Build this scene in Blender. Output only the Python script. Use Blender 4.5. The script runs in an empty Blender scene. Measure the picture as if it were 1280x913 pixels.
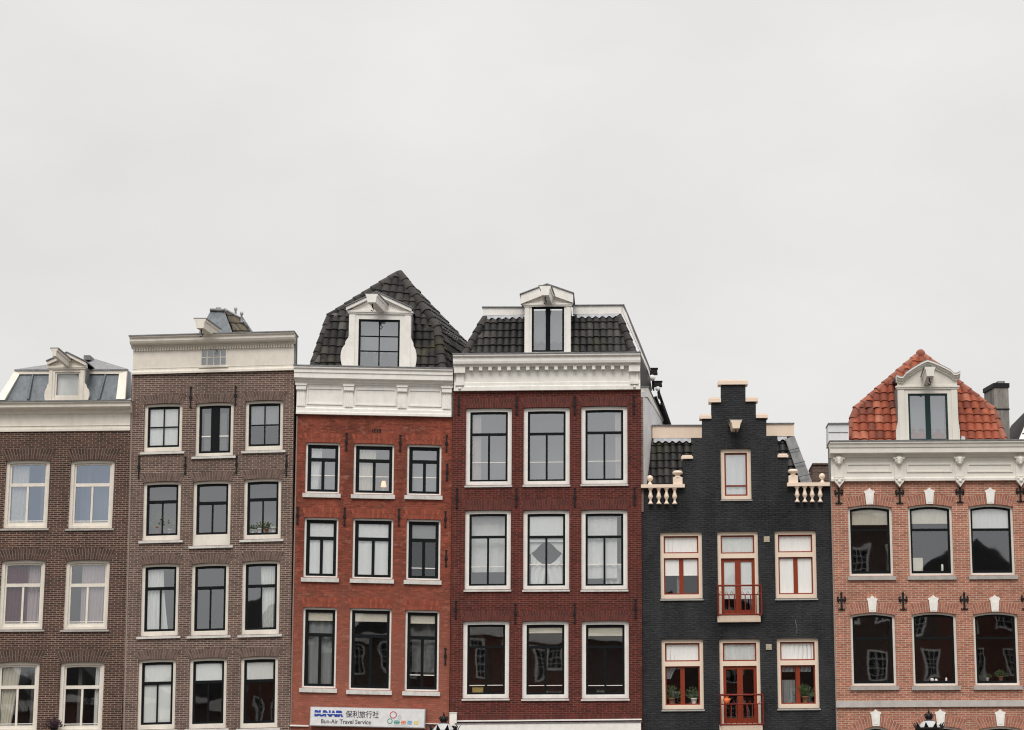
import bpy, bmesh, math, random
from mathutils import Vector, Matrix
from mathutils.geometry import tessellate_polygon
random.seed(7)
R = math.radians
sc = bpy.context.scene
C = sc.collection

# ------------------------------------------------------------------ camera
F = 3000.0; PX = 780.0; PY = 456.5            # focal length and principal point in px of a 1280 px wide picture
PITCH = math.atan(563.5 / F)
CAM = Vector((0, -71.4, 1.7))
cd = bpy.data.cameras.new('camera'); cam = bpy.data.objects.new('camera', cd); C.objects.link(cam)
cd.sensor_width = 36; cd.lens = 36 * F / 1280; cd.shift_x = (640 - PX) / 1280
cd.clip_start = .1; cd.clip_end = 3000
cam.location = CAM; cam.rotation_euler = (math.pi / 2 + PITCH, 0, 0)
sc.camera = cam

# ------------------------------------------------------------------ sky, sun, exposure
w = bpy.data.worlds.new('World'); sc.world = w; w.use_nodes = True
nt = w.node_tree; nt.nodes.clear()
def N(nt, t, **k):
    n = nt.nodes.new(t)
    for a, b in k.items(): setattr(n, a, b)
    return n
out = N(nt, 'ShaderNodeOutputWorld'); bg = N(nt, 'ShaderNodeBackground'); bg.inputs[1].default_value = .1
sky = N(nt, 'ShaderNodeTexSky', sky_type='NISHITA', sun_disc=False, sun_elevation=R(48), sun_rotation=R(172))
tc = N(nt, 'ShaderNodeTexCoord'); sep = N(nt, 'ShaderNodeSeparateXYZ'); nt.links.new(tc.outputs['Generated'], sep.inputs[0])
zr = N(nt, 'ShaderNodeMapRange', interpolation_type='SMOOTHSTEP')   # overcast sky: the zenith is brighter than the horizon
zr.inputs[1].default_value = .34; zr.inputs[2].default_value = 1; zr.inputs[3].default_value = 8.3; zr.inputs[4].default_value = 21.5
nt.links.new(sep.outputs[2], zr.inputs[0])
mp = N(nt, 'ShaderNodeMapping'); mp.inputs['Scale'].default_value = (1.2, 1.2, 2.6); nt.links.new(tc.outputs['Generated'], mp.inputs[0])
no = N(nt, 'ShaderNodeTexNoise'); no.inputs['Scale'].default_value = 4.2; no.inputs['Detail'].default_value = 6; no.inputs['Roughness'].default_value = .52
nt.links.new(mp.outputs[0], no.inputs[0])
nr = N(nt, 'ShaderNodeMapRange'); nr.inputs[1].default_value = .3; nr.inputs[2].default_value = .7; nr.inputs[3].default_value = .92; nr.inputs[4].default_value = 1.05
nt.links.new(no.outputs[0], nr.inputs[0])
mul = N(nt, 'ShaderNodeMath', operation='MULTIPLY'); nt.links.new(zr.outputs[0], mul.inputs[0]); nt.links.new(nr.outputs[0], mul.inputs[1])
vm = N(nt, 'ShaderNodeVectorMath', operation='SCALE'); vm.inputs[0].default_value = (1.0, .985, .965); nt.links.new(mul.outputs[0], vm.inputs['Scale'])
mx = N(nt, 'ShaderNodeMix', data_type='RGBA'); mx.inputs[0].default_value = .04
nt.links.new(vm.outputs[0], mx.inputs[6]); nt.links.new(sky.outputs[0], mx.inputs[7])
nt.links.new(mx.outputs[2], bg.inputs[0]); nt.links.new(bg.outputs[0], out.inputs[0])
sd = bpy.data.lights.new('sun', 'SUN'); sun = bpy.data.objects.new('sun', sd); C.objects.link(sun)
sd.energy = 1.5; sd.angle = R(24); sd.color = (1, .965, .92); sun.rotation_euler = (R(42), 0, R(-8)); sun.location = (0, -30, 40)
sc.view_settings.view_transform = 'Standard'; sc.view_settings.look = 'None'
sc.view_settings.gamma = 1; sc.view_settings.exposure = .0; sc.view_settings.use_curve_mapping = False
sc.cycles.transparent_max_bounces = 16; sc.cycles.filter_width = 1.15

# ------------------------------------------------------------------ unprojection: a measured point on a plane at depth y
def P(px, py, y=0.0):
    cx = (px - PX) / F; cy = (PY - py) / F
    d = Vector((cx, math.cos(PITCH) - cy * math.sin(PITCH), math.sin(PITCH) + cy * math.cos(PITCH)))
    return CAM + d * ((y - CAM.y) / d.y)

# ------------------------------------------------------------------ materials
def newmat(name):
    m = bpy.data.materials.new(name); m.use_nodes = True; nt = m.node_tree; nt.nodes.clear()
    o = N(nt, 'ShaderNodeOutputMaterial'); b = N(nt, 'ShaderNodeBsdfPrincipled'); nt.links.new(b.outputs[0], o.inputs[0])
    return m, nt, b, o
def ramp(nt, src, stops):
    r = N(nt, 'ShaderNodeValToRGB'); e = r.color_ramp.elements
    while len(e) < len(stops): e.new(.5)
    for i, (p, c) in enumerate(stops): e[i].position = p; e[i].color = (*c, 1)
    nt.links.new(src, r.inputs[0]); return r.outputs[0]
def noise(nt, vec, scale, detail=4, rough=.55):
    n = N(nt, 'ShaderNodeTexNoise'); n.inputs['Scale'].default_value = scale; n.inputs['Detail'].default_value = detail
    n.inputs['Roughness'].default_value = rough; nt.links.new(vec, n.inputs[0]); return n.outputs[0]
def mixc(nt, f, a, b, mode='MIX'):
    m = N(nt, 'ShaderNodeMix', data_type='RGBA', blend_type=mode)
    for s, v in ((0, f), (6, a), (7, b)):
        if hasattr(v, 'links'): nt.links.new(v, m.inputs[s])
        elif isinstance(v, (int, float)): m.inputs[s].default_value = v
        else: m.inputs[s].default_value = (*v, 1)
    return m.outputs[2]
def bump(nt, b, h, dist, strength=1):
    n = N(nt, 'ShaderNodeBump'); n.inputs['Distance'].default_value = dist; n.inputs['Strength'].default_value = strength
    nt.links.new(h, n.inputs['Height']); nt.links.new(n.outputs[0], b.inputs['Normal'])
def gray(v): return (v, v, v)
def objvec(nt, scale=None):
    t = N(nt, 'ShaderNodeTexCoord')
    if not scale: return t.outputs['Object']
    m = N(nt, 'ShaderNodeMapping'); m.inputs['Scale'].default_value = scale; nt.links.new(t.outputs['Object'], m.inputs[0]); return m.outputs[0]

def brick(name, c1, c2, mortar, stain=(.08, .07, .06), stain_amt=.35, bw=.215, rh=.062, ms=.006, side=False, rough=.9, painted=False, patch=None, low=False):
    m, nt, b, o = newmat(name)
    t = N(nt, 'ShaderNodeTexCoord'); s = N(nt, 'ShaderNodeSeparateXYZ'); nt.links.new(t.outputs['Object'], s.inputs[0])
    cb = N(nt, 'ShaderNodeCombineXYZ'); nt.links.new(s.outputs[1 if side else 0], cb.inputs[0]); nt.links.new(s.outputs[2], cb.inputs[1])
    # courses are laid by hand: slight waver
    wv = noise(nt, t.outputs['Object'], .9, 2)
    sc1 = N(nt, 'ShaderNodeVectorMath', operation='SCALE'); sc1.inputs['Scale'].default_value = .03; nt.links.new(wv, sc1.inputs[0])
    ad = N(nt, 'ShaderNodeVectorMath', operation='ADD'); nt.links.new(cb.outputs[0], ad.inputs[0]); nt.links.new(sc1.outputs[0], ad.inputs[1])
    br = N(nt, 'ShaderNodeTexBrick'); br.offset = .5
    br.inputs['Color1'].default_value = (*c1, 1); br.inputs['Color2'].default_value = (*c2, 1); br.inputs['Mortar'].default_value = (*mortar, 1)
    br.inputs['Scale'].default_value = 1; br.inputs['Mortar Size'].default_value = ms; br.inputs['Mortar Smooth'].default_value = .2
    br.inputs['Brick Width'].default_value = bw; br.inputs['Row Height'].default_value = rh; br.inputs['Bias'].default_value = -.1
    nt.links.new(ad.outputs[0], br.inputs['Vector'])
    col = br.outputs['Color']
    n1 = noise(nt, objvec(nt, (1, 1, .55)), .8, 6, .62)
    f1 = ramp(nt, n1, [(.38, gray(0)), (.68, gray(1))])
    fm = N(nt, 'ShaderNodeMath', operation='MULTIPLY'); fm.inputs[1].default_value = stain_amt; nt.links.new(f1, fm.inputs[0])
    col = mixc(nt, fm.outputs[0], col, stain)
    ns = noise(nt, objvec(nt, (2.6, 2.6, .32)), 1.0, 4, .6)      # runs of rain dirt
    col = mixc(nt, ramp(nt, ns, [(.52, gray(0)), (.72, gray(.45 if not painted else .3))]), col, stain)
    nb = noise(nt, objvec(nt, (4.7, 4.7, 16.1)), 1.0, 0, .5)      # odd bricks, darker or paler than the rest
    col = mixc(nt, ramp(nt, nb, [(.66, gray(0)), (.69, gray(.4 if not painted else .1))]), col, tuple(min(1, v * 1.35 + .03) for v in c1))
    n2 = noise(nt, objvec(nt, (5, 5, 16)), 1.0, 3, .7)
    f2 = ramp(nt, n2, [(.3, gray(.78)), (.7, gray(1.22))])
    col = mixc(nt, .8, col, f2, 'MULTIPLY')
    if patch:
        n3 = noise(nt, objvec(nt, (1.3, 1.3, 2.4)), 1.7, 5, .7)
        f3 = ramp(nt, n3, [(.56, gray(0)), (.7, gray(.75))])
        col = mixc(nt, f3, col, patch)
        n4 = noise(nt, objvec(nt, (4, 4, 15.5)), 1.0, 1, .5); col = mixc(nt, ramp(nt, n4, [(.62, gray(0)), (.66, gray(.6))]), col, (.10, .035, .025))
    if low:                                          # the lower wall was cleaned and repointed: paler bricks
        lr = N(nt, 'ShaderNodeMapRange'); lr.inputs[1].default_value = 9.5; lr.inputs[2].default_value = 5; lr.inputs[4].default_value = .42; nt.links.new(s.outputs[2], lr.inputs[0])
        l2 = N(nt, 'ShaderNodeMath', operation='MULTIPLY'); nt.links.new(lr.outputs[0], l2.inputs[0]); nt.links.new(ramp(nt, n1, [(.35, gray(.4)), (.6, gray(1))]), l2.inputs[1])
        col = mixc(nt, l2.outputs[0], col, (.50, .20, .14))
    nt.links.new(col, b.inputs['Base Color']); b.inputs['Roughness'].default_value = rough; b.inputs['Specular IOR Level'].default_value = .18
    if painted: b.inputs['Roughness'].default_value = .6
    iv = N(nt, 'ShaderNodeMath', operation='SUBTRACT'); iv.inputs[0].default_value = 1; nt.links.new(br.outputs['Fac'], iv.inputs[1])
    if painted:
        lump = noise(nt, objvec(nt, (1, 1, 2.6)), 7, 4, .7); ad2 = N(nt, 'ShaderNodeMath', operation='MULTIPLY_ADD'); ad2.inputs[1].default_value = 1.6; nt.links.new(lump, ad2.inputs[0]); nt.links.new(iv.outputs[0], ad2.inputs[2])
        bump(nt, b, ad2.outputs[0], .03, 1)
    else: bump(nt, b, iv.outputs[0], .006, .9)
    return m

def paint(name, c, rough=.5, dirt=.25, dirtc=(.25, .22, .18), scale=1.6):
    m, nt, b, o = newmat(name)
    n1 = noise(nt, objvec(nt, (1.5, 1.5, 1)), scale, 7, .65)
    f = ramp(nt, n1, [(.42, gray(0)), (.8, gray(dirt))])
    col = mixc(nt, f, c, dirtc)
    n2 = noise(nt, objvec(nt, (9, 9, .8)), 1.2, 3)
    col = mixc(nt, .22, col, ramp(nt, n2, [(.3, gray(.88)), (.7, gray(1.04))]), 'MULTIPLY')
    nt.links.new(col, b.inputs['Base Color']); b.inputs['Roughness'].default_value = rough
    return m

def island(name, stops, rough=.8, fine=14, moss=None, spec=.5):
    m, nt, b, o = newmat(name)
    g = N(nt, 'ShaderNodeNewGeometry')
    col = ramp(nt, g.outputs['Random Per Island'], stops)
    n2 = noise(nt, objvec(nt), fine, 5, .7)
    col = mixc(nt, .8, col, ramp(nt, n2, [(.3, gray(.68)), (.7, gray(1.3))]), 'MULTIPLY')
    if moss:
        n3 = noise(nt, objvec(nt), 1.1, 5, .6); col = mixc(nt, ramp(nt, n3, [(.56, gray(0)), (.7, gray(.7))]), col, moss)
    nt.links.new(col, b.inputs['Base Color']); b.inputs['Roughness'].default_value = rough; b.inputs['Specular IOR Level'].default_value = spec
    bump(nt, b, n2, .006, .7)
    return m

def metal_sheet(name, c1, c2, rough=.5, met=.0):
    m, nt, b, o = newmat(name)
    n1 = noise(nt, objvec(nt, (3, 3, .8)), 2.2, 7, .65)
    nt.links.new(ramp(nt, n1, [(.3, c1), (.7, c2)]), b.inputs['Base Color'])
    b.inputs['Roughness'].default_value = rough; b.inputs['Metallic'].default_value = met
    return m

def glass(name, refl, dist, scale=1.4, tint=(.93, .95, .95), refc=(.93, .96, 1)):
    """old window glass: reflects the sky and the far side of the canal, slightly wavy"""
    m = bpy.data.materials.new(name); m.use_nodes = True; nt = m.node_tree; nt.nodes.clear()
    o = N(nt, 'ShaderNodeOutputMaterial'); tr = N(nt, 'ShaderNodeBsdfTransparent'); gl = N(nt, 'ShaderNodeBsdfGlossy'); mx = N(nt, 'ShaderNodeMixShader')
    tr.inputs[0].default_value = (*tint, 1); gl.inputs['Roughness'].default_value = .015; gl.inputs[0].default_value = (*refc, 1)
    lw = N(nt, 'ShaderNodeLayerWeight'); lw.inputs[0].default_value = .35
    ma = N(nt, 'ShaderNodeMath', operation='MULTIPLY_ADD'); ma.inputs[1].default_value = .6; ma.inputs[2].default_value = refl
    nt.links.new(lw.outputs['Facing'], ma.inputs[0]); nt.links.new(ma.outputs[0], mx.inputs[0])
    h = noise(nt, objvec(nt), scale, 1, .4)
    bp = N(nt, 'ShaderNodeBump'); bp.inputs['Distance'].default_value = dist; bp.inputs['Strength'].default_value = 1
    nt.links.new(h, bp.inputs['Height']); nt.links.new(bp.outputs[0], gl.inputs['Normal'])
    nt.links.new(tr.outputs[0], mx.inputs[1]); nt.links.new(gl.outputs[0], mx.inputs[2]); nt.links.new(mx.outputs[0], o.inputs[0])
    return m

def fabric(name, c, trans=.35):
    m = bpy.data.materials.new(name); m.use_nodes = True; nt = m.node_tree; nt.nodes.clear()
    o = N(nt, 'ShaderNodeOutputMaterial'); d = N(nt, 'ShaderNodeBsdfDiffuse'); t = N(nt, 'ShaderNodeBsdfTranslucent'); mx = N(nt, 'ShaderNodeMixShader')
    n2 = noise(nt, objvec(nt, (8, 8, 1)), 2, 4)
    col = mixc(nt, .3, c, ramp(nt, n2, [(.3, gray(.8)), (.7, gray(1.05))]), 'MULTIPLY')
    nt.links.new(col, d.inputs[0]); nt.links.new(col, t.inputs[0]); mx.inputs[0].default_value = trans
    nt.links.new(d.outputs[0], mx.inputs[1]); nt.links.new(t.outputs[0], mx.inputs[2]); nt.links.new(mx.outputs[0], o.inputs[0])
    return m
def plain(name, c, rough=.6, met=0, spec=.4):
    m, nt, b, o = newmat(name)
    n1 = noise(nt, objvec(nt), 6, 4)
    nt.links.new(mixc(nt, .5, c, ramp(nt, n1, [(.3, gray(.8)), (.7, gray(1.15))]), 'MULTIPLY'), b.inputs['Base Color'])
    b.inputs['Roughness'].default_value = rough; b.inputs['Metallic'].default_value = met; b.inputs['Specular IOR Level'].default_value = spec
    return m

M = {}
M['b1'] = brick('dark brown brick', (.098, .046, .035), (.040, .023, .020), (.43, .33, .255), (.035, .027, .024), .4, ms=.0068)
M['b2'] = brick('grey brown brick', (.165, .098, .077), (.080, .050, .043), (.50, .41, .345), (.06, .048, .042), .3, ms=.0068)
M['b3'] = brick('orange red brick', (.32, .073, .042), (.19, .044, .028), (.28, .13, .09), (.08, .030, .022), .7, ms=.005, patch=(.36, .175, .125), low=True)
M['b4'] = brick('maroon brick', (.135, .026, .020), (.072, .017, .014), (.25, .14, .11), (.04, .016, .014), .4, ms=.0055)
M['b5'] = brick('black painted brick', (.029, .0295, .032), (.018, .0185, .021), (.007, .007, .009), (.058, .058, .062), .75, ms=.008, painted=True)
M['b6'] = brick('salmon brick', (.46, .18, .115), (.29, .105, .07), (.66, .54, .43), (.22, .11, .08), .35, ms=.0072, rh=.064)
M['bside'] = brick('party wall brick', (.22, .12, .09), (.14, .08, .06), (.36, .30, .25), side=True)
M['bold'] = brick('weathered chimney brick', (.24, .15, .12), (.15, .09, .07), (.40, .34, .28))
def arch_mat(nm, a, b): return island(nm, [(0, a), (1, b)], .9, 20)
M['a1'] = arch_mat('dark brown arch brick', (.050, .027, .022), (.105, .055, .042))
M['a2'] = arch_mat('grey brown arch brick', (.095, .060, .050), (.18, .115, .095))
M['a3'] = arch_mat('orange red arch brick', (.22, .045, .026), (.34, .080, .042))
M['a4'] = arch_mat('maroon arch brick', (.075, .018, .015), (.14, .030, .022))
M['a6'] = arch_mat('salmon arch brick', (.30, .11, .07), (.44, .175, .115))
M['m1'] = plain('arch mortar light', (.28, .225, .185), .9); M['m3'] = plain('arch mortar red', (.22, .085, .055), .9)
M['m4'] = plain('arch mortar maroon', (.17, .08, .06), .9); M['m6'] = plain('arch mortar pale', (.56, .45, .37), .9)
M['cream'] = paint('cream paint', (.80, .74, .65), .55, .26, scale=3)
M['white'] = paint('white paint', (.87, .84, .79), .5, .24, scale=3)
M['stonewhite'] = paint('pale grey cream paint', (.76, .725, .655), .55, .2)
M['peach'] = paint('peach cream paint', (.84, .68, .54), .5, .14, (.4, .28, .2))
M['sillgrey'] = paint('grey stone sill', (.42, .40, .37), .8, .45, (.12, .11, .1), 3)
M['sillwhite'] = paint('worn white sill', (.66, .64, .60), .7, .5, (.2, .18, .16), 4)
M['stone'] = paint('grey stone band', (.50, .47, .44), .8, .45, (.2, .18, .16), 3)
M['black'] = plain('black green gloss paint', (.006, .0075, .0085), .45, spec=.13)
M['green'] = plain('dark green gloss paint', (.010, .032, .033), .35, spec=.3)
M['red'] = plain('oxide red paint', (.235, .034, .010), .45, spec=.3)
M['rail'] = plain('red iron railing', (.19, .024, .014), .45, spec=.3)
M['iron'] = plain('black iron', (.010, .009, .010), .5, spec=.25)
M['lead'] = metal_sheet('lead flashing', (.10, .10, .105), (.24, .24, .245), .6)
M['leadlight'] = metal_sheet('pale lead', (.30, .31, .33), (.50, .51, .54), .5)
M['zinc'] = metal_sheet('blue grey zinc', (.06, .072, .083), (.155, .178, .195), .5)
M['tblack'] = island('black glazed pantile', [(0, (.006, .0055, .006)), (.5, (.014, .0125, .012)), (.85, (.026, .023, .021)), (1, (.055, .05, .045))], .5, 9, (.03, .033, .012), spec=.3)
M['tgrey'] = island('weathered dark pantile', [(0, (.008, .007, .007)), (.6, (.021, .018, .017)), (.9, (.045, .04, .036)), (1, (.12, .11, .10))], .65, 9, (.075, .075, .035), spec=.3)
M['tred'] = island('orange clay pantile', [(0, (.15, .042, .026)), (.4, (.27, .064, .031)), (.85, (.36, .095, .048)), (1, (.42, .16, .10))], .7, 7, spec=.3)
M['tcap'] = island('grey ridge tile', [(0, (.018, .0155, .0155)), (1, (.062, .055, .05))], .75, 10, (.05, .05, .03), spec=.3)
M['tcapred'] = island('pink clay ridge tile', [(0, (.22, .07, .045)), (1, (.35, .13, .085))], .8, 8, spec=.3)
M['tmoss'] = island('mossy brown tile', [(0, (.05, .04, .026)), (1, (.16, .125, .085))], .9, 9, (.10, .09, .04))
M['under'] = plain('roof underlay', (.03, .028, .027), .9)
M['flat'] = plain('bitumen flat roof', (.08, .08, .082), .9)
M['chim'] = metal_sheet('weathered grey render', (.12, .11, .10), (.36, .335, .30), .9)
M['gsky'] = glass('old glass strongly reflecting', .34, .0016, 1.2)
M['gmid'] = glass('old glass', .22, .002, 1.3); M['gblue'] = glass('bluish old glass', .36, .0016, 1.2, refc=(.66, .76, .93))
M['glow'] = glass('clear glass', .11, .002, 1.3)
M['gwav'] = glass('wavy glass', .17, .0021, 1.0)
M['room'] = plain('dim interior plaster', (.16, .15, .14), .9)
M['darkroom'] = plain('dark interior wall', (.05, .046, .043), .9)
M['fwhite'] = fabric('white cloth', (.93, .92, .89), .12); M['fcream'] = fabric('cream cloth', (.86, .80, .68), .15)
M['fpink'] = fabric('pink cloth', (.72, .60, .62)); M['fpurple'] = fabric('plum cloth', (.22, .10, .13))
M['fgrey'] = fabric('grey cloth and sky grey sheet', (.36, .37, .37), .1); M['frose'] = fabric('pale rose cloth', (.78, .66, .60))  # the grey one also colours added sheets that imitate sky reflected in panes
M['slate'] = plain('grey green cloth', (.13, .17, .165), .9); M['beige'] = plain('beige plastic', (.42, .36, .27), .6)
M['leaf'] = island('houseplant leaves', [(0, (.02, .045, .015)), (1, (.09, .13, .04))], .6, 8)
M['leafdark'] = island('dark purple leaves', [(0, (.02, .008, .012)), (1, (.06, .02, .04))], .6, 8)
M['pot'] = plain('terracotta pot', (.20, .095, .06), .8); M['potwhite'] = plain('white glazed pot', (.6, .59, .57), .3)
M['asphalt'] = plain('brick paved quay', (.11, .085, .07), .9); M['groundm'] = plain('dark earth', (.06, .055, .05), .95)
M['water'] = plain('canal water', (.02, .026, .022), .08)
M['signface'] = plain('white sign face', (.74, .74, .74), .4); M['blue'] = plain('blue lettering', (.02, .06, .36), .4)
M['ink'] = plain('dark grey lettering', (.05, .05, .06), .5); M['signred'] = plain('red ring print', (.50, .03, .05), .5)
M['teal'] = plain('teal print', (.03, .30, .24), .5); M['orange'] = plain('orange print', (.75, .17, .05), .5)
M['skyblue'] = plain('light blue print', (.15, .42, .65), .5); M['yellow'] = plain('yellow print', (.75, .60, .14), .5); M['greyp'] = plain('grey print', (.45, .45, .45), .5)
M['bark'] = plain('dark bark', (.05, .042, .036), .95)
M['box'] = plain('yellow card box', (.55, .40, .14), .8)
M['plaster'] = paint('white plastered wall', (.74, .74, .75), .8, .35, (.3, .3, .3))

# ------------------------------------------------------------------ mesh building
class MB:
    def __init__(s): s.v = []; s.f = []; s.sm = []
    def add(s, vs, fs, smooth=False):
        o = len(s.v); s.v += [tuple(v) for v in vs]; s.f += [tuple(i + o for i in f) for f in fs]; s.sm += [smooth] * len(fs); return s
    def box(s, x0, x1, y0, y1, z0, z1, tx=0):
        return s.add([(x0, y0, z0), (x1, y0, z0), (x1, y1, z0), (x0, y1, z0), (x0 + tx, y0, z1), (x1 - tx, y0, z1), (x1 - tx, y1, z1), (x0 + tx, y1, z1)],
                     [(0, 1, 5, 4), (1, 2, 6, 5), (2, 3, 7, 6), (3, 0, 4, 7), (4, 5, 6, 7), (3, 2, 1, 0)])
    def prism(s, poly, y0, y1, smooth=False):      # poly in xz, extruded along y; concave allowed
        n = len(poly)
        ar = sum(poly[i][0] * poly[(i + 1) % n][1] - poly[(i + 1) % n][0] * poly[i][1] for i in range(n))
        if ar < 0: poly = poly[::-1]
        tri = tessellate_polygon([[Vector((x, z, 0)) for x, z in poly]])
        fr = []
        for t in tri:
            a, b, c = [Vector(poly[i]) for i in t]
            cr = (b - a).cross(c - a)
            fr.append(t if cr > 0 else (t[0], t[2], t[1]))
        s.add([(x, y0, z) for x, z in poly] + [(x, y1, z) for x, z in poly],
              fr + [tuple(i + n for i in t[::-1]) for t in fr])
        s.add([(x, y0, z) for x, z in poly] + [(x, y1, z) for x, z in poly],
              [((i + 1) % n, i, i + n, (i + 1) % n + n) for i in range(n)], smooth)
        return s
    def ring(s, a, b, y0, y1):                     # outer loop a, inner loop b, same count, xz
        n = len(a); V = [(x, y0, z) for x, z in a] + [(x, y0, z) for x, z in b] + [(x, y1, z) for x, z in a] + [(x, y1, z) for x, z in b]
        f = []
        for i in range(n):
            j = (i + 1) % n
            f += [(i, j, n + j, n + i), (2 * n + j, 2 * n + i, 3 * n + i, 3 * n + j), (j, i, 2 * n + i, 2 * n + j), (n + i, n + j, 3 * n + j, 3 * n + i)]
        return s.add(V, f)
    def sweepx(s, prof, x0, x1, ret=0):            # prof: (y,z) going round, extruded in x
        n = len(prof)
        V = [(x0, y, z) for y, z in prof] + [(x1, y, z) for y, z in prof]
        s.add(V, [(i, (i + 1) % n, (i + 1) % n + n, i + n) for i in range(n)])
        tri = tessellate_polygon([[Vector((y, z, 0)) for y, z in prof]])
        s.add(V, [tuple(t) for t in tri] + [tuple(i + n for i in t[::-1]) for t in tri])
        return s
    def poly3(s, pts, th=0.0, dirv=(0, 1, 0)):     # a 3D polygon with thickness along dirv
        n = len(pts); d = Vector(dirv) * th
        pts = [Vector(p) for p in pts]
        tri = tessellate_polygon([pts])
        if not tri: tri = [(0, i, i + 1) for i in range(1, n - 1)]
        s.add(pts, [tuple(t) for t in tri])
        if th:
            s.add([p + d for p in pts], [tuple(t[::-1]) for t in tri])
            s.add(pts + [p + d for p in pts], [(i, (i + 1) % n, (i + 1) % n + n, i + n) for i in range(n)])
        return s
    def tube(s, pts, r, n=8, cap=True):
        pts = [Vector(p) for p in pts]; rs = r if isinstance(r, (list, tuple)) else [r] * len(pts)
        rings = []
        for i, p in enumerate(pts):
            t = (pts[min(i + 1, len(pts) - 1)] - pts[max(i - 1, 0)]).normalized()
            u = t.cross(Vector((0, 0, 1)))
            if u.length < .05: u = t.cross(Vector((0, 1, 0)))
            u.normalize(); v = t.cross(u)
            rings.append([p + (u * math.cos(2 * math.pi * k / n) + v * math.sin(2 * math.pi * k / n)) * rs[i] for k in range(n)])
        V = [q for rg in rings for q in rg]; f = []
        for i in range(len(pts) - 1):
            for k in range(n): f.append((i * n + k, i * n + (k + 1) % n, (i + 1) * n + (k + 1) % n, (i + 1) * n + k))
        s.add(V, f, True)
        if cap: s.add(V, [tuple(range(n))[::-1], tuple(range((len(pts) - 1) * n, len(pts) * n))])
        return s
    def lathe(s, prof, c, n=16, half=False):
        cx, cy, cz = c; V = []; f = []
        for r, z in prof:
            for k in range(n): a = 2 * math.pi * k / n; V.append((cx + r * math.cos(a), cy + r * math.sin(a), cz + z))
        for i in range(len(prof) - 1):
            for k in range(n): f.append((i * n + k, i * n + (k + 1) % n, (i + 1) * n + (k + 1) % n, (i + 1) * n + k))
        s.add(V, f, True); s.add(V, [tuple(range(n))[::-1], tuple(range((len(prof) - 1) * n, len(prof) * n))]); return s
    def ball(s, c, r, n=10, sz=1):
        return s.lathe([(max(.001, r * math.sin(math.pi * i / n)), -r * sz * math.cos(math.pi * i / n)) for i in range(n + 1)], c, 12)

def link(name, verts, faces, smooth, mat, parent):
    me = bpy.data.meshes.new(name); me.from_pydata(verts, [], faces); me.update()
    if any(smooth): me.polygons.foreach_set('use_smooth', smooth)
    me.materials.append(mat)
    o = bpy.data.objects.new(name, me); C.objects.link(o)
    if parent: o.parent = parent
    return o
def tag(o, label, cat, group=None, kind=None):
    o['label'] = label
    if cat: o['category'] = cat
    if group: o['group'] = group
    if kind: o['kind'] = kind
    return o

class House:
    """a leaning house front: local x along the front, y into the house, z up; a = lean, b = tilt of the courses"""
    def __init__(s, name, left_px, a, b, y0, label, cat='canal house', group=None):
        s.a, s.b, s.y0 = a, b, y0
        s.x0 = P(left_px, 900, y0).x - a * 4.5
        s.e = bpy.data.objects.new(name, None); C.objects.link(s.e); s.e.location = (s.x0, y0, 0); s.e.empty_display_size = .5
        tag(s.e, label, cat, group)
    def L(s, px, py, y=0.0):                       # measured point -> local unwarped x, z at local depth y
        p = P(px, py, s.y0 + y); u = p.x - s.x0
        x = (u - s.a * p.z) / (1 - s.a * s.b); return x, p.z - s.b * x
    def X(s, px, py, y=0.0): return s.L(px, py, y)[0]
    def Z(s, px, py, y=0.0): return s.L(px, py, y)[1]
    def W(s, px, py, y=0.0):                       # measured point -> coordinates of the house's Empty (already warped)
        p = P(px, py, s.y0 + y); return Vector((p.x - s.x0, y, p.z))
    def on(s, px, py, A, B, C_):                     # where the measured direction meets the plane through three points
        a, b = s.W(px, py, 0), s.W(px, py, 2); n = (B - A).cross(C_ - A); d = b - a
        return a + d * ((A - a).dot(n) / d.dot(n))
    def put(s, name, mb, mat, parent=None, warp=True, recenter=False):
        V = [(x + s.a * z, y, z + s.b * x) for x, y, z in mb.v] if warp else mb.v
        o = link(name, V, mb.f, mb.sm, M[mat] if isinstance(mat, str) else mat, parent or s.e)
        return o
    def world(s, x, y, z): return Vector((s.x0 + x + s.a * z, s.y0 + y, z + s.b * x))

def outline(cx, zb, zt, w, rise=0.0, n=8):
    pts = [(cx - w / 2, zb), (cx + w / 2, zb)]
    if rise <= 0: pts += [(cx + w / 2, zt), (cx - w / 2, zt)]
    else:
        for i in range(n + 1):
            t = 1 - 2 * i / n; pts.append((cx + t * w / 2, zt - rise * t * t))
    return pts

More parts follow.
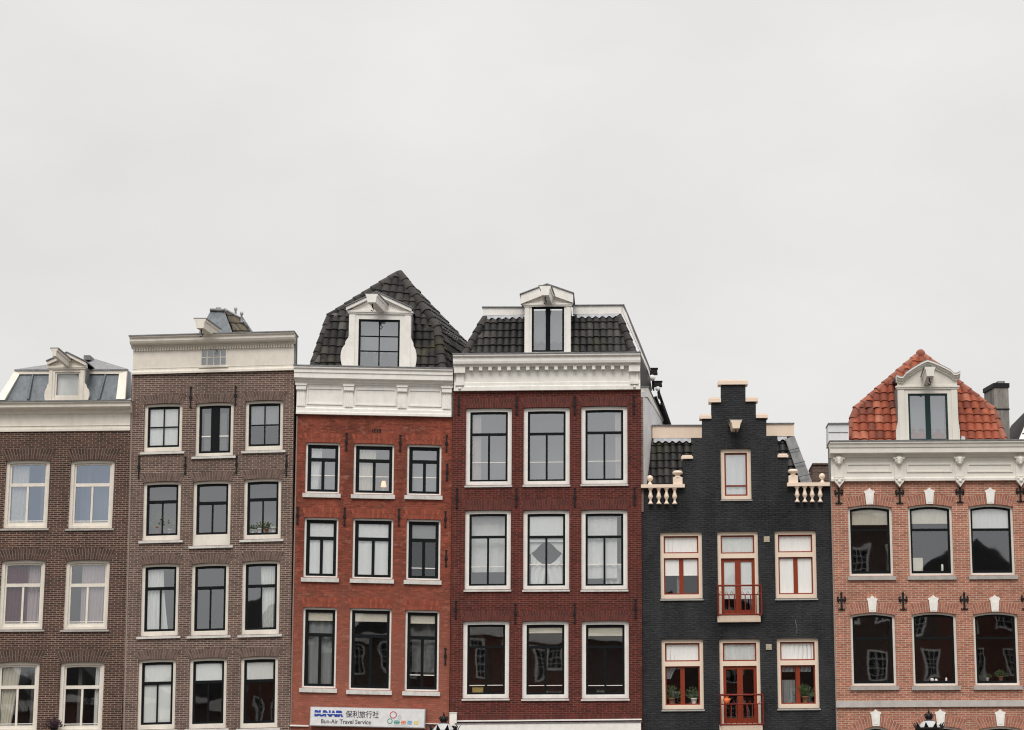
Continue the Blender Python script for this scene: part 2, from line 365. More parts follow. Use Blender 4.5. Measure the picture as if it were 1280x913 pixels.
def wall(H, poly, holes, mat, depth=.3, side=True, y1=9.0, inner=True):
    """front wall: one sheet with real openings, reveals, and a closed back"""
    loops = [[Vector((x, z, 0)) for x, z in poly]] + [[Vector((x, z, 0)) for x, z in h] for h in holes]
    flat = [p for l in loops for p in l]; tri = tessellate_polygon(loops)
    mb = MB(); fr = []
    for t in tri:
        a, b, c = [flat[i] for i in t]
        if (b - a).cross(c - a).length < 1e-9: continue
        fr.append(t if (b - a).cross(c - a).z > 0 else (t[0], t[2], t[1]))
    mb.add([(p.x, 0, p.y) for p in flat], fr); mb.add([(p.x, depth, p.y) for p in flat], [f[::-1] for f in fr])
    for l in loops[1:]:
        n = len(l); ar = sum(l[i].x * l[(i + 1) % n].y - l[(i + 1) % n].x * l[i].y for i in range(n))
        V = [(p.x, 0, p.y) for p in l] + [(p.x, depth, p.y) for p in l]
        mb.add(V, [(i, (i + 1) % n, (i + 1) % n + n, i + n) for i in range(n)])
    l = loops[0]; n = len(l)
    mb.add([(p.x, 0, p.y) for p in l] + [(p.x, depth, p.y) for p in l], [((i + 1) % n, i, i + n, (i + 1) % n + n) for i in range(n)])
    return H.put('wall', mb, mat)

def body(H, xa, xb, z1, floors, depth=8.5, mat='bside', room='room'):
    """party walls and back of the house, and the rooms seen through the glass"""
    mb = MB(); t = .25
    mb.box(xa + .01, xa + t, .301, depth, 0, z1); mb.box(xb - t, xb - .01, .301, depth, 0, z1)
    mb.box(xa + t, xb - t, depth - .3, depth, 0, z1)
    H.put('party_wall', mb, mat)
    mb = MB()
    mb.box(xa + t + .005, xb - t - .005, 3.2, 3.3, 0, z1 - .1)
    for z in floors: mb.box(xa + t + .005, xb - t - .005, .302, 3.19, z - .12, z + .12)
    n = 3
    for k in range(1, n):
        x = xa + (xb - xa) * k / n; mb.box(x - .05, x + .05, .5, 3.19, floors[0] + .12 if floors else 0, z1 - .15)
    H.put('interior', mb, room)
    mb = MB(); mb.box(xa + .02, xb - .02, .32, depth + .05, z1, z1 + .06)
    H.put('flat_roof', mb, 'flat')

def curtain(H, parent, x0, x1, z0, z1, mat, y=.24, folds=9, amp=.03, taper=0.0, name='curtain', swag=0.0, lab=None, flare=0.0):
    mb = MB(); n = max(8, int(folds * 6)); m = 7; V = []; ph = random.random() * 6
    for j in range(m + 1):
        t = j / m
        for i in range(n + 1):
            u = i / n; xx = x0 + (x1 - x0) * u
            if taper: xx = x0 + (x1 - x0) * u * (1 - taper * (1 - t)) if taper > 0 else x1 - (x1 - x0) * (1 - u) * (1 + taper * (1 - t))
            if flare: xx += (x1 - x0) * u * flare * (1 - t) ** 1.6
            yy = y + amp * math.sin(u * folds * 6.283 + ph + 1.1 * math.sin(t * 3 + u * 4)) * (.6 + .4 * (1 - t))
            V.append((xx, yy, z0 + (z1 - z0) * t - swag * 4 * u * (1 - u) * t))
    mb.add(V, [(j * (n + 1) + i, j * (n + 1) + i + 1, (j + 1) * (n + 1) + i + 1, (j + 1) * (n + 1) + i) for j in range(m) for i in range(n)], True)
    o = H.put(name, mb, mat, parent)
    if lab: o['label'] = lab
    return o
def blind(H, parent, x0, x1, z0, z1, mat='fwhite', y=.19):
    mb = MB(); mb.box(x0, x1, y, y + .006, z0, z1); mb.box(x0, x1, y - .008, y + .014, z0 - .02, z0)
    return H.put('blind', mb, mat, parent)

def window(H, cxp, yt, yb, wp, tf=.11, ts=.06, tb=None, tsb=None, rise=0.0, fm='white', sm='black', gm='gmid', kind='T', tr=.34, trt=.07, mu=.05,
           rail=None, sill=None, panels=(), y=.09, trf=False, sashd=.06, parent=None, nm='window', zextra=0, gd=.05):
    x, zm = H.L(cxp, (yt + yb) / 2); zt = H.L(cxp, yt)[1]; zb = H.L(cxp, yb)[1]
    w = H.X(cxp + wp / 2, (yt + yb) / 2) - H.X(cxp - wp / 2, (yt + yb) / 2)
    tb = tf if tb is None else tb; tsb = ts if tsb is None else tsb
    def out3(dx, db, dt): return outline(x, zb + db, zt - dt, w - 2 * dx, rise * max(.2, (w - 2 * dx) / w) if rise else 0)
    o = out3(0, 0, 0); i1 = out3(tf, tb, tf * (.8 if rise else 1)); 
    mb = MB().ring(o, i1, y, y + .16)
    if trf:                                          # painted fixed transom in the frame colour
        zt2 = zt - (zt - zb) * tr; mb.box(x - w / 2 + tf - .002, x + w / 2 - tf + .002, y + .004, y + .15, zt2 - trt / 2, zt2 + trt / 2)
    win = H.put(nm, mb, fm, parent)
    # sash
    ys = y + sashd; i2 = out3(tf + ts, tb + tsb, tf * (.8 if rise else 1) + ts)
    mb = MB().ring([(a + (.002 if a > x else -.002), b) for a, b in i1], i2, ys, ys + .05)
    xa, xb = x - w / 2 + tf + ts, x + w / 2 - tf - ts; za, zc = zb + tb + tsb, zt - tf - ts
    ztr = zt - (zt - zb) * tr; e = .003
    bars = MB()
    if kind == 'T':
        if not trf: bars.box(xa - e, xb + e, ys - .012, ys + .045, ztr - trt / 2, ztr + trt / 2)
        if mu: bars.box(x - mu / 2, x + mu / 2, ys - .004, ys + .04, za - e, ztr - trt / 2 + e)
        if trf:
            bars.box(xa - e, xb + e, ys + .002, ys + .04, ztr + trt / 2, ztr + trt / 2 + ts); bars.box(xa - e, xb + e, ys + .002, ys + .04, ztr - trt / 2 - ts, ztr - trt / 2)
    elif kind == 'H': bars.box(xa - e, xb + e, ys - .012, ys + .045, ztr - trt / 2, ztr + trt / 2)
    elif kind == 'V': bars.box(x - mu / 2, x + mu / 2, ys - .004, ys + .04, za - e, zc + e + rise)
    elif isinstance(kind, tuple):
        c, r = kind
        for k in range(1, c): xx = xa + (xb - xa) * k / c; bars.box(xx - mu / 2, xx + mu / 2, ys - .004, ys + .04, za - e, zc + e)
        for k in range(1, r): zz = za + (zc - za) * k / r; bars.box(xa - e, xb + e, ys - .001, ys + .037, zz - mu / 2, zz + mu / 2)
    for vs in (bars,): mb.v, mb.f, mb.sm = (mb.v + vs.v, mb.f + [tuple(i + len(mb.v) for i in f) for f in vs.f], mb.sm + vs.sm)
    H.put('sash', mb, sm, win)
    if rail:
        rb = MB()
        for rr, th in rail: zz = zt - (zt - zb) * rr; rb.box(xa - e, xb + e, ys + .012, ys + .05, zz - th / 2, zz + th / 2)
        H.put('glazing_rail', rb, 'white', win)
    # panes: each one set at its own tiny angle, as in any old window
    gb = MB(); yg = ys + .03
    cells = []
    if kind == 'T':
        cells = [(xa - .01, xb + .01, ztr, zc + rise + .01), (xa - .01, x, za - .01, ztr), (x, xb + .01, za - .01, ztr)]
    elif kind == 'H': cells = [(xa - .01, xb + .01, ztr, zc + rise + .01), (xa - .01, xb + .01, za - .01, ztr)]
    elif kind == 'V': cells = [(xa - .01, x, za - .01, zc + .01), (x, xb + .01, za - .01, zc + .01)]
    elif isinstance(kind, tuple):
        c, r = kind
        cells = [(xa + (xb - xa) * i / c, xa + (xb - xa) * (i + 1) / c, za + (zc - za) * j / r, za + (zc - za) * (j + 1) / r) for i in range(c) for j in range(r)]
    for (p, q, s_, t_) in cells:
        ax = random.uniform(-.004, .004); az = random.uniform(-.003, .003)
        gb.add([(p, yg - ax, s_ - 0), (q, yg + ax, s_), (q, yg + ax + az, t_), (p, yg - ax + az, t_)], [(0, 1, 2, 3)])
    H.put('pane', gb, gm, win)
    if sill:
        sm_, ex, hh, pr = sill
        mb = MB(); mb.add([(x - w / 2 - ex, -pr, zb - hh), (x + w / 2 + ex, -pr, zb - hh), (x + w / 2 + ex, y + .1, zb - hh), (x - w / 2 - ex, y + .1, zb - hh),
                           (x - w / 2 - ex, -pr, zb - .02), (x + w / 2 + ex, -pr, zb - .02), (x + w / 2 + ex, y + .1, zb - .001), (x - w / 2 - ex, y + .1, zb - .001)],
                          [(0, 1, 5, 4), (1, 2, 6, 5), (2, 3, 7, 6), (3, 0, 4, 7), (4, 5, 6, 7), (3, 2, 1, 0)])
        H.put('sill', mb, sm_, win)
    return dict(o=win, x=x, w=w, zt=zt, zb=zb, xa=xa, xb=xb, za=za, zc=zc, ztr=ztr, y=ys + .05, hole=outline(x, zb - .0, zt, w - .004, rise) if not rise else out3(.002, 0, .002))

def arch(H, W, h, mat, mortar, splay=.12, rise=0.0, gap=.014, bw=.072, ext=0.0):
    """flat or slightly curved arch of bricks set on end over an opening"""
    x, zt, w = W['x'], W['zt'], W['w'] + ext * 2
    n = int(round(w / bw)); mbk = MB(); r = rise
    def top(t): return zt + h - r * t * t * 1.15
    def bot(t): return zt + .004 - r * t * t
    m = 12
    back = [(x + (2 * i / m - 1) * w / 2, bot(2 * i / m - 1)) for i in range(m + 1)] + [(x + (1 - 2 * i / m) * (w / 2 + splay), top(1 - 2 * i / m)) for i in range(m + 1)]
    a = MB().prism(back, -.003, .02)
    A = H.put('brick_arch', a, mortar)
    for i in range(n):
        t0 = -1 + 2 * (i + gap / bw / 2) / n; t1 = -1 + 2 * (i + 1 - gap / bw / 2) / n
        split = [(0, 1)]
        if h > .2: k = .52 if i % 2 else .42; split = [(0, k - .02), (k + .02, 1)]
        for s0, s1 in split:
            def pt(t, s):
                xb_, zb_ = x + t * w / 2, bot(t); xt_, zt_ = x + t * (w / 2 + splay), top(t)
                return (xb_ + (xt_ - xb_) * s, zb_ + (zt_ - zb_) * s)
            mbk.prism([pt(t0, s0), pt(t1, s0), pt(t1, s1), pt(t0, s1)], -.009 - random.random() * .003, 0)
    H.put('arch_bricks', mbk, mat, A)
    return A

def cornice(H, xa, xb, prof, mat='cream', nm='cornice', lead=True, ret=True):
    """prof: (y, z) from the wall foot upwards and outwards, last point the back of the top"""
    mb = MB().sweepx(prof, xa, xb); c = H.put(nm, mb, mat)
    if lead:
        zt = max(z for y, z in prof); ym = min(y for y, z in prof)
        H.put('lead_capping', MB().box(xa - .02, xb + .02, ym - .025, .5, zt + .001, zt + .035), 'lead', c)
    return c

def hip(pts, r, mb, seg=.34):
    """overlapping half-round ridge tiles along a line"""
    for a, b in zip(pts, pts[1:]):
        a, b = Vector(a), Vector(b); L_ = (b - a).length; n = max(1, round(L_ / seg)); d = (b - a).normalized()
        u = d.cross(Vector((0, 0, 1)));
        if u.length < .05: u = Vector((1, 0, 0))
        u.normalize(); v = u.cross(d)
        if v.z < 0: v = -v
        if v.y > .2 and abs(d.z) > .9: v = -v
        for k in range(n):
            p0 = a + d * (L_ * k / n - .03); p1 = a + d * (L_ * (k + 1) / n + .01)
            r0 = r * random.uniform(1.08, 1.18); r1 = r * .88; V = []; m = 10
            for (p, rr) in ((p0, r0), (p1, r1), (p0 + d * .002, r0 - .03)):
                for i in range(m + 1):
                    an = math.pi * (i / m) * 1.3 - math.pi * .15
                    V.append(p + u * math.cos(an) * rr + v * math.sin(an) * rr)
            mb.add(V, [(i, i + 1, m + 2 + i, m + 1 + i) for i in range(m)], True)
            mb.add(V, [(i + 1, i, 2 * m + 2 + i, 2 * m + 3 + i) for i in range(m)])
    return mb

def tiles(H, poly, mat, tw=.21, tl=.30, amp=.05, nm='roof_tiles', parent=None, off=.03):
    """a slope of overlapping pantiles, clipped to a polygon; poly[0]->poly[1] is the eave"""
    P0, P1 = Vector(poly[0]), Vector(poly[1]); U = (P1 - P0).normalized(); Nn = U.cross(Vector(poly[2]) - P0).normalized()
    if Nn.z < 0: Nn = -Nn
    V = Nn.cross(U) if Nn.cross(U).z > 0 else U.cross(Nn)
    uv = [((Vector(p) - P0).dot(U), (Vector(p) - P0).dot(V)) for p in poly]
    u0, u1 = min(p[0] for p in uv), max(p[0] for p in uv); v0, v1 = min(p[1] for p in uv), max(p[1] for p in uv)
    bm = bmesh.new(); m = 8
    nr_ = int((v1 - v0) / tl) + 2; nc = int((u1 - u0) / tw) + 2
    for r in range(-1, nr_):
        for c in range(-1, nc):
            ua = u0 + c * tw; va = v0 + r * tl + random.uniform(-.01, .01); lift = random.uniform(0, .012); sk = random.uniform(-.006, .006)
            rows = []
            for (vv, hh) in ((va - .035, .006), (va - .035, .036 + lift), (va - .034, .037 + lift), (va + tl, .004)):
                row = []
                for i in range(m + 1):
                    t = i / m; h = amp * (abs(math.sin(math.pi * min(1, max(0, t)))) ** .75) * (1 - .25 * t) + hh
                    row.append(bm.verts.new(P0 + U * (ua + sk + t * (tw + .004)) + V * vv + Nn * (h + off)))
                rows.append(row)
            for ra, rb in ((rows[0], rows[1]), (rows[2], rows[3])):
                for i in range(m):
                    f = bm.faces.new((ra[i], ra[i + 1], rb[i + 1], rb[i])); f.smooth = ra is not rows[0]
    cu = sum(p[0] for p in uv) / len(uv); cv = sum(p[1] for p in uv) / len(uv); cen = P0 + U * cu + V * cv
    for i in range(len(poly)):
        a = P0 + U * uv[i][0] + V * uv[i][1]; j = (i + 1) % len(poly); b = P0 + U * uv[j][0] + V * uv[j][1]
        no_ = (b - a).cross(Nn).normalized()
        if (cen - a).dot(no_) > 0: no_ = -no_
        g = bm.verts[:] + bm.edges[:] + bm.faces[:]
        bmesh.ops.bisect_plane(bm, geom=g, plane_co=a, plane_no=no_, clear_outer=True)
    me = bpy.data.meshes.new(nm); bm.to_mesh(me); bm.free(); me.materials.append(M[mat])
    o = bpy.data.objects.new(nm, me); C.objects.link(o); o.parent = parent or H.e
    return o

def beam(H, near, far, Ln, w, h, mat='cream', y1=.15, parent=None, hook=True, cap=True, taper=.8):
    a = H.W(near[0], near[1], -Ln); b = H.W(far[0], far[1], y1)
    mb = MB()
    def rect(p, ww, z0, z1, tt): return [p + Vector((-ww / 2 * tt, 0, z0)), p + Vector((ww / 2 * tt, 0, z0)), p + Vector((ww / 2, 0, z1)), p + Vector((-ww / 2, 0, z1))]
    def seg(z0, z1, ex, tt, m_):
        m_.add(rect(a, w + ex, z0, z1, tt) + rect(b, w + ex, z0, z1, tt), [(0, 1, 2, 3), (1, 5, 6, 2), (5, 4, 7, 6), (4, 0, 3, 7), (3, 2, 6, 7), (4, 5, 1, 0)])
    seg(-h / 2, h * .22, 0, taper, mb); seg(h * .221, h * .5, .07, .9, mb)
    o = H.put('hoist_beam', mb, mat, parent, warp=False)
    if cap:
        c = MB(); seg(h * .501, h * .501 + .03, .12, 1, c); H.put('lead_capping', c, 'lead', o if parent is None else parent, warp=False)
    if hook:
        k = MB(); p = a + Vector((0, .25, -h / 2)); k.tube([p, p + Vector((0, 0, -.1))], .02, 6)
        k.tube([p + Vector((0, 0, -.1)), p + Vector((.05, 0, -.16)), p + Vector((.02, 0, -.22)), p + Vector((-.04, 0, -.19))], .016, 6)
        H.put('hook', k, 'iron', o if parent is None else parent, warp=False)
    return o

def anchor(H, px, y0, y1):
    x, zt = H.L(px, y0); zb = H.Z(px, y1); l = zt - zb
    mb = MB(); mb.box(x - .022, x + .022, -.035, -.012, zb, zt); mb.box(x - .04, x + .04, -.045, -.012, zb + l * .42, zb + l * .58)
    mb.box(x - .03, x + .03, -.03, 0, zb + l * .47, zb + l * .53); mb.box(x - .034, x + .034, -.04, -.012, zt - .03, zt); mb.box(x - .034, x + .034, -.04, -.012, zb, zb + .03)
    H.put('wall_anchor', mb, 'iron')

def plant(H, x, y, z, s, label, mat='leaf', pot='pot', kind='bush', group='potted plants on the window ledges'):
    root = bpy.data.objects.new('potted_plant', None); C.objects.link(root); root.location = H.world(x, y, z); root.empty_display_size = .1
    tag(root, label, 'potted plant', group)
    pm = MB().lathe([(.045 * s + .02, 0), (.06 * s + .025, .1 * s + .02), (.068 * s + .025, .1 * s + .02), (.068 * s + .025, .13 * s + .02), (.04, .12 * s + .02)], (0, 0, 0), 12)
    link('pot', pm.v, pm.f, pm.sm, M[pot], root)
    lm = MB(); n = 110 if kind == 'bush' else 22
    for i in range(n):
        a = random.random() * 6.283; el = random.uniform(.15, 1.45); l = s * random.uniform(.08, .30) * (1.3 if kind == 'spike' else 1); 
        if kind == 'spike': el = random.uniform(.9, 1.5)
        b0 = Vector((0, 0, .11 * s)); d = Vector((math.cos(a) * math.cos(el), math.sin(a) * math.cos(el) * .5, math.sin(el)))
        p = b0 + d * l; sd_ = d.cross(Vector((0, 1, 0))).normalized() * s * (.021 if kind == 'bush' else .010)
        lm.tube([b0, p], .003, 3, False)
        q = p if kind == 'bush' else b0
        lm.add([q - sd_ * .2, q + d * .03 * s + sd_, q + d * (.075 * s if kind == 'bush' else l), q + d * .03 * s - sd_], [(0, 1, 2, 3)])
    link('leaves', lm.v, lm.f, lm.sm, M[mat], root)
    return root

def rot_strip(H, a, b, t, y0, y1, mb):            # a board between two local points in the front plane
    a, b = Vector(a), Vector(b); d = (b - a).normalized(); n = Vector((-d.y, d.x)) * t
    mb.prism([tuple(a), tuple(b), tuple(b + n), tuple(a + n)], y0, y1)

# ================================================================== SETTING
def struct(name, mb, mat): o = link(name, mb.v, mb.f, mb.sm, M[mat], None); o['kind'] = 'structure'; return o
struct('ground', MB().add([(-900, -900, -1.6), (900, -900, -1.6), (900, 1200, -1.6), (-900, 1200, -1.6)], [(0, 1, 2, 3)]), 'groundm')
struct('water', MB().add([(-300, -62, -1.1), (300, -62, -1.1), (300, -9.5, -1.1), (-300, -9.5, -1.1)], [(0, 1, 2, 3)]), 'water')
struct('street', MB().box(-300, 300, -9.5, 60, -1.59, -.1), 'asphalt')
struct('pavement', MB().box(-300, 300, -1.8, .2, -.099, .03), 'stone')
struct('quay', MB().box(-300, 300, -140, -62, -1.59, 0), 'asphalt')

# ================================================================== HOUSE 1: dark brown, zinc mansard
H = House('canal_house', -25, .005, .011, 0, 'dark brown brick house with zinc mansard roof and cream two-part windows, at the left edge')
h1 = H
xL, xR = H.X(-25, 900), H.X(152, 900)
zE = H.Z(80, 539)
W = []
for r, (yt, yb, cs) in enumerate([(575, 660.5, (33.1, 114)), (700, 787, (28 - .9, 108)), (827.5, 915, (20, 101.2))]):
    for c, cx in enumerate(cs):
        g = ('gblue', 'glow' if c == 0 else 'gmid', 'gwav')[r]
        W.append(window(H, cx, yt, yb, 55.5, tf=.105, ts=.055, tb=.09, tsb=.1, rise=.025, fm='cream', sm='cream', gm=g, kind='T', tr=.36, trt=.10, mu=.06,
                        rail=[(.885, .022)], sill=('sillgrey', .06, .07, .05)))
H.wins = W
holes = [q['hole'] for q in W]
# ground floor
Wg = window(H, 70, 957, 1010, 110, tf=.1, ts=.06, fm='cream', sm='black', gm='glow', kind=(3, 1), nm='shop_window'); holes.append(Wg['hole'])
wall(H, [(xL, 0), (xR, 0), (xR, zE + .02), (xL, zE + .02)], holes, 'b1')
body(H, xL, xR, H.Z(80, 505), [H.Z(80, y) for y in (930, 800, 675, 560)])
for q in W: arch(H, q, .34, 'a1', 'm1', .16, .04)
def pc(W, u): return W['xa'] + (W['xb'] - W['xa']) * u
a = W[0]; curtain(H, a['o'], pc(a, 0), pc(a, .5), a['za'], a['zc'], 'fcream', folds=5, lab='cream sheer curtain')
a = W[2]; curtain(H, a['o'], pc(a, 0), pc(a, .6), a['za'], a['zc'], 'fpurple', folds=6, lab='plum curtain'); curtain(H, a['o'], pc(a, .55), pc(a, .95), a['za'], a['zc'], 'fpink', folds=4, y=.3)
a = W[3]; curtain(H, a['o'], pc(a, .3), pc(a, 1), a['za'], a['zc'], 'fpink', folds=7, lab='pale pink curtain')
a = W[4]; curtain(H, a['o'], pc(a, .0), pc(a, .55), a['za'], a['zc'], 'fcream', folds=5, taper=.4)
a = W[5]; curtain(H, a['o'], pc(a, .86), pc(a, 1), a['za'], a['zc'], 'fwhite', folds=2)
a = W[1]; curtain(H, a['o'], pc(a, 0), pc(a, 1), a['za'], a['zc'], 'fgrey', folds=3, y=.9, amp=.05)  # no real curtain: grey sheet added to imitate the sky reflected in this pane
# frieze and cornice
xr = H.X(164.5, 520, -.1); zt = H.Z(80, 502, -.42)
zf = H.Z(80, 539, -.06); 
cornice(H, xL - .02, xr, [(.3, zf), (-.05, zf), (-.05, zf + .07), (-.03, zf + .09), (-.03, zt - .34), (-.10, zt - .30), (-.13, zt - .2), (-.34, zt - .17), (-.36, zt - .15), (-.36, zt - .06), (-.42, zt - .03), (-.42, zt), (.3, zt)], 'cream')
mb = MB(); mb.box(xL, xr - .05, -.048, -.031, zf + .16, zf + .175); H.put('frieze_moulding', mb, 'cream')
# zinc mansard
rb = [H.W(-4, 506, .3), H.W(150, 505, .3), H.W(151, 465, .95), H.W(20, 465, .95)]
roof = H.put('roof', MB().poly3(rb, .12), 'zinc', warp=False)
def lerp(a, b, t): return a + (b - a) * t
for px in ((35, 41.5), (123, 132.5), ):
    m_ = MB().tube([H.W(px[0], 500, .27), H.W(px[1], 466, .91)], .035, 6); H.put('standing_seam', m_, 'zinc', roof, warp=False)
m_ = MB()
m_.poly3([H.W(-5, 500, .22), H.W(5.5, 500, .22), H.W(25.5, 466, .86), H.W(19, 462.5, .86)], .14)
m_.poly3([H.W(145, 499, .22), H.W(156.5, 499, .22), H.W(158.5, 462.5, .86), H.W(149, 466, .86)], .14)
m_.poly3([H.W(21, 462.3, .84), H.W(158.6, 462, .84), H.W(158.6, 467.5, .84), H.W(21, 468, .84)], .14)
H.put('roof_trim', m_, 'cream', roof, warp=False)
m_ = MB().poly3([H.W(156.8, 500, .34), H.W(164.5, 498, 2.5), H.W(163.5, 466, 2.8), H.W(158.8, 461.5, .98)], .1, (-1, 0, 0)); H.put('roof_side', m_, 'zinc', roof, warp=False)
m_ = MB().poly3([H.W(18, 462, .82), H.W(160.5, 461.6, .82), H.W(118, 448.5, 4.5), H.W(98, 450, 4.5)], .05, (0, 0, -1)); 
m_.box(H.X(111, 450, 4), H.X(119, 450, 4), 3.6, 4.2, H.Z(100, 452, 4), H.Z(100, 446.5, 4)); H.put('roof_top', m_, 'lead', roof, warp=False)
m_ = MB().poly3([H.W(-4, 506, .3), H.W(20, 465, .95), H.W(30, 465, 5), H.W(6, 506, 5)], .05, (1, 0, 0)); H.put('roof_side', m_, 'zinc', roof, warp=False)

def dormer(H, body_px, wing_px, ped, wkw, mat='cream', yd=.12, depth=1.6, lead='lead', winkind=(2, 3), scroll=True, swan=False, cheek='lead', base=None, zb_px=None, glassm='gsky', ent=None, flatgable=False):
    """dormer: front board with scrolled wings, pediment, window and cheeks"""
    (bx0, bx1, by0, by1) = body_px
    x0, zt = H.L(bx0, by0, yd); x1 = H.X(bx1, by0, yd); zb = H.Z((bx0 + bx1) / 2, by1, yd) - .15; zt = H.Z((bx0 + bx1) / 2, by0, yd)
    (wx0, wx1, wy0, wy1) = wkw['rect']; wl, wz1 = H.L(wx0, wy0, yd); wr = H.X(wx1, wy0, yd); wz0 = H.Z((wx0 + wx1) / 2, wy1, yd); wz1 = H.Z((wx0 + wx1) / 2, wy0, yd)
    pts = [(x0, zb), (x0, zt), (x1, zt), (x1, zb)]
    mb = MB()
    # front board around the window
    mb.prism([(x0, zb), (wl, zb), (wl, wz1), (x0, wz1)], yd, yd + .12); mb.prism([(wr, zb), (x1, zb), (x1, wz1), (wr, wz1)], yd, yd + .12)
    mb.box(x0, x1, yd, yd + .12, wz1, zt); mb.box(wl, wr, yd + .02, yd + .12, zb, wz0)
    # raised pilasters
    pw = (wl - x0) * .62
    mb.box(x0 + .02, x0 + pw, yd - .03, yd, zb, zt - .08); mb.box(x1 - pw, x1 - .02, yd - .03, yd, zb, zt - .08)
    if scroll:
        for sx, xe, side in ((wing_px[0], x0, -1), (wing_px[1], x1, 1)):
            wx = H.X(sx, by1 - 10, yd); hh = (zt - zb); pts = [(xe, zb), (xe, zb + hh * .62)]
            d = abs(wx - xe); top = zb + hh * (.60 if not swan else .62)
            if not swan: tb_ = [(0, 0), (.10, .06), (.34, .13), (.44, .18), (.44, .24), (.58, .28), (.80, .35), (.95, .46), (1, .58), (.96, .70), (.85, .80), (.74, .86), (.74, 1)]
            else: tb_ = [(0, 0), (.12, .08), (.12, .28), (.35, .40), (.72, .46), (.72, .52), (1, .56), (1, 1)]
            pr = [(xe + side * d * q0, top - (top - zb) * q1) for q0, q1 in tb_]
            mb.prism([(xe, zb)] + [(xe, top)] + pr[1:] + [(pr[-1][0], zb - .001)], yd + .02, yd + .10)
    D = H.put('dormer', mb, mat)
    # entablature
    e = MB().box(x0 - .06, x1 + .06, yd - .07, yd + .12, zt - .005, zt + .045); e.box(x0 - .03, x1 + .03, yd - .045, yd + .12, zt - .05, zt - .006)
    H.put('entablature', e, mat, D)
    # pediment
    (plx, ply), (ppx, ppy), (prx, pry) = ped
    L_ = H.L(plx, ply, yd); T_ = H.L(ppx, ppy, yd); R_ = H.L(prx, pry, yd)
    m2 = MB()
    if swan:
        def side(A, sgn):
            n = 10; top = []
            for i in range(n + 1):
                t = i / n; xx = A[0] + (T_[0] - A[0]) * t; zz = A[1] + (T_[1] - A[1]) * (1 - (1 - min(1, max(0, (t - .2) / .8))) ** 1.25) - .06 * math.sin(math.pi * min(1, t / .3)) 
                top.append((xx, zz))
            return top
        a_, b_ = side(L_, 1), side(R_, -1)
        loop = a_ + b_[::-1][1:]
        inner = [(x, z - .17) for x, z in loop]
        m2.prism([(x0, zt + .05)] + [(max(x0, min(x1, x)), z) for x, z in inner] + [(x1, zt + .05)], yd, yd + .1)
        m3 = MB()
        for k in range(len(loop) - 1):
            for dz0, dz1, dy in ((-.045, .0, -.2), (-.11, -.046, -.13), (-.17, -.111, -.07)):
                p, q = loop[k], loop[k + 1]; m3.prism([(p[0], p[1] + dz0), (q[0], q[1] + dz0), (q[0], q[1] + dz1), (p[0], p[1] + dz1)], yd + dy, yd + .12)
        H.put('pediment', m2, mat, D); H.put('pediment_moulding', m3, mat, D)
    else:
        th = .1
        m2.prism([(x0 - .02, zt + .046), (x0 - .02, L_[1] - th), (T_[0], T_[1] - th), (x1 + .02, R_[1] - th), (x1 + .02, zt + .046)], yd, yd + .1)
        m3 = MB()
        if flatgable: th = .28
        m3.prism([L_, T_, (T_[0], T_[1] - th), (L_[0], L_[1] - th)], yd - .13, yd + .1); m3.prism([T_, R_, (R_[0], R_[1] - th), (T_[0], T_[1] - th)], yd - .13, yd + .1)
        H.put('pediment', m2, mat, D); H.put('pediment_moulding', m3, mat, D)
    # roof of the dormer, running back into the slope
    m4 = MB()
    for A, B in ((((L_[0] - .03, L_[1]), T_), (T_, (R_[0] + .03, R_[1]))) if not swan else list(zip(loop, loop[1:]))):
        m4.add([(A[0], yd - .17, A[1] + .002), (B[0], yd - .17, B[1] + .002), (B[0], yd + depth, B[1] + .002), (A[0], yd + depth, A[1] + .002),
                (A[0], yd - .17, A[1] + .032), (B[0], yd - .17, B[1] + .032), (B[0], yd + depth, B[1] + .032), (A[0], yd + depth, A[1] + .032)],
               [(0, 1, 5, 4), (1, 2, 6, 5), (2, 3, 7, 6), (3, 0, 4, 7), (4, 5, 6, 7), (3, 2, 1, 0)])
    H.put('dormer_roof', m4, lead, D)
    m5 = MB().box(x0 + .005, x0 + .05, yd + .121, yd + depth, zb, zt + .05); m5.box(x1 - .05, x1 - .005, yd + .121, yd + depth, zb, zt + .05); m5.box(x0, x1, yd + .8, yd + .85, zb, zt)
    H.put('cheek', m5, cheek, D)
    # window in it
    if wkw.get('frame'):
        f = wkw['frame']; fr = MB().ring(outline((wl + wr) / 2, wz0, wz1, wr - wl), outline((wl + wr) / 2, wz0 + f, wz1 - f, wr - wl - 2 * f), yd + .03, yd + .1)
    ts = wkw.get('ts', .05); mb = MB(); cx = (wl + wr) / 2; ww = wr - wl
    mb.ring(outline(cx, wz0, wz1, ww), outline(cx, wz0 + ts, wz1 - ts, ww - 2 * ts), yd + .04, yd + .1)
    c, r = winkind; mu = wkw.get('mu', .03); xa, xb, za, zc = wl + ts, wr - ts, wz0 + ts, wz1 - ts
    for k in range(1, c): xx = xa + (xb - xa) * k / c; mb.box(xx - mu / 2, xx + mu / 2, yd + .045, yd + .09, za - .002, zc + .002)
    for k in range(1, r): zz = za + (zc - za) * k / r; m_ = wkw.get('muh', mu); mb.box(xa - .002, xb + .002, yd + .05, yd + .088, zz - m_ / 2, zz + m_ / 2)
    H.put('sash', mb, wkw.get('mat', 'black'), D)
    gb = MB()
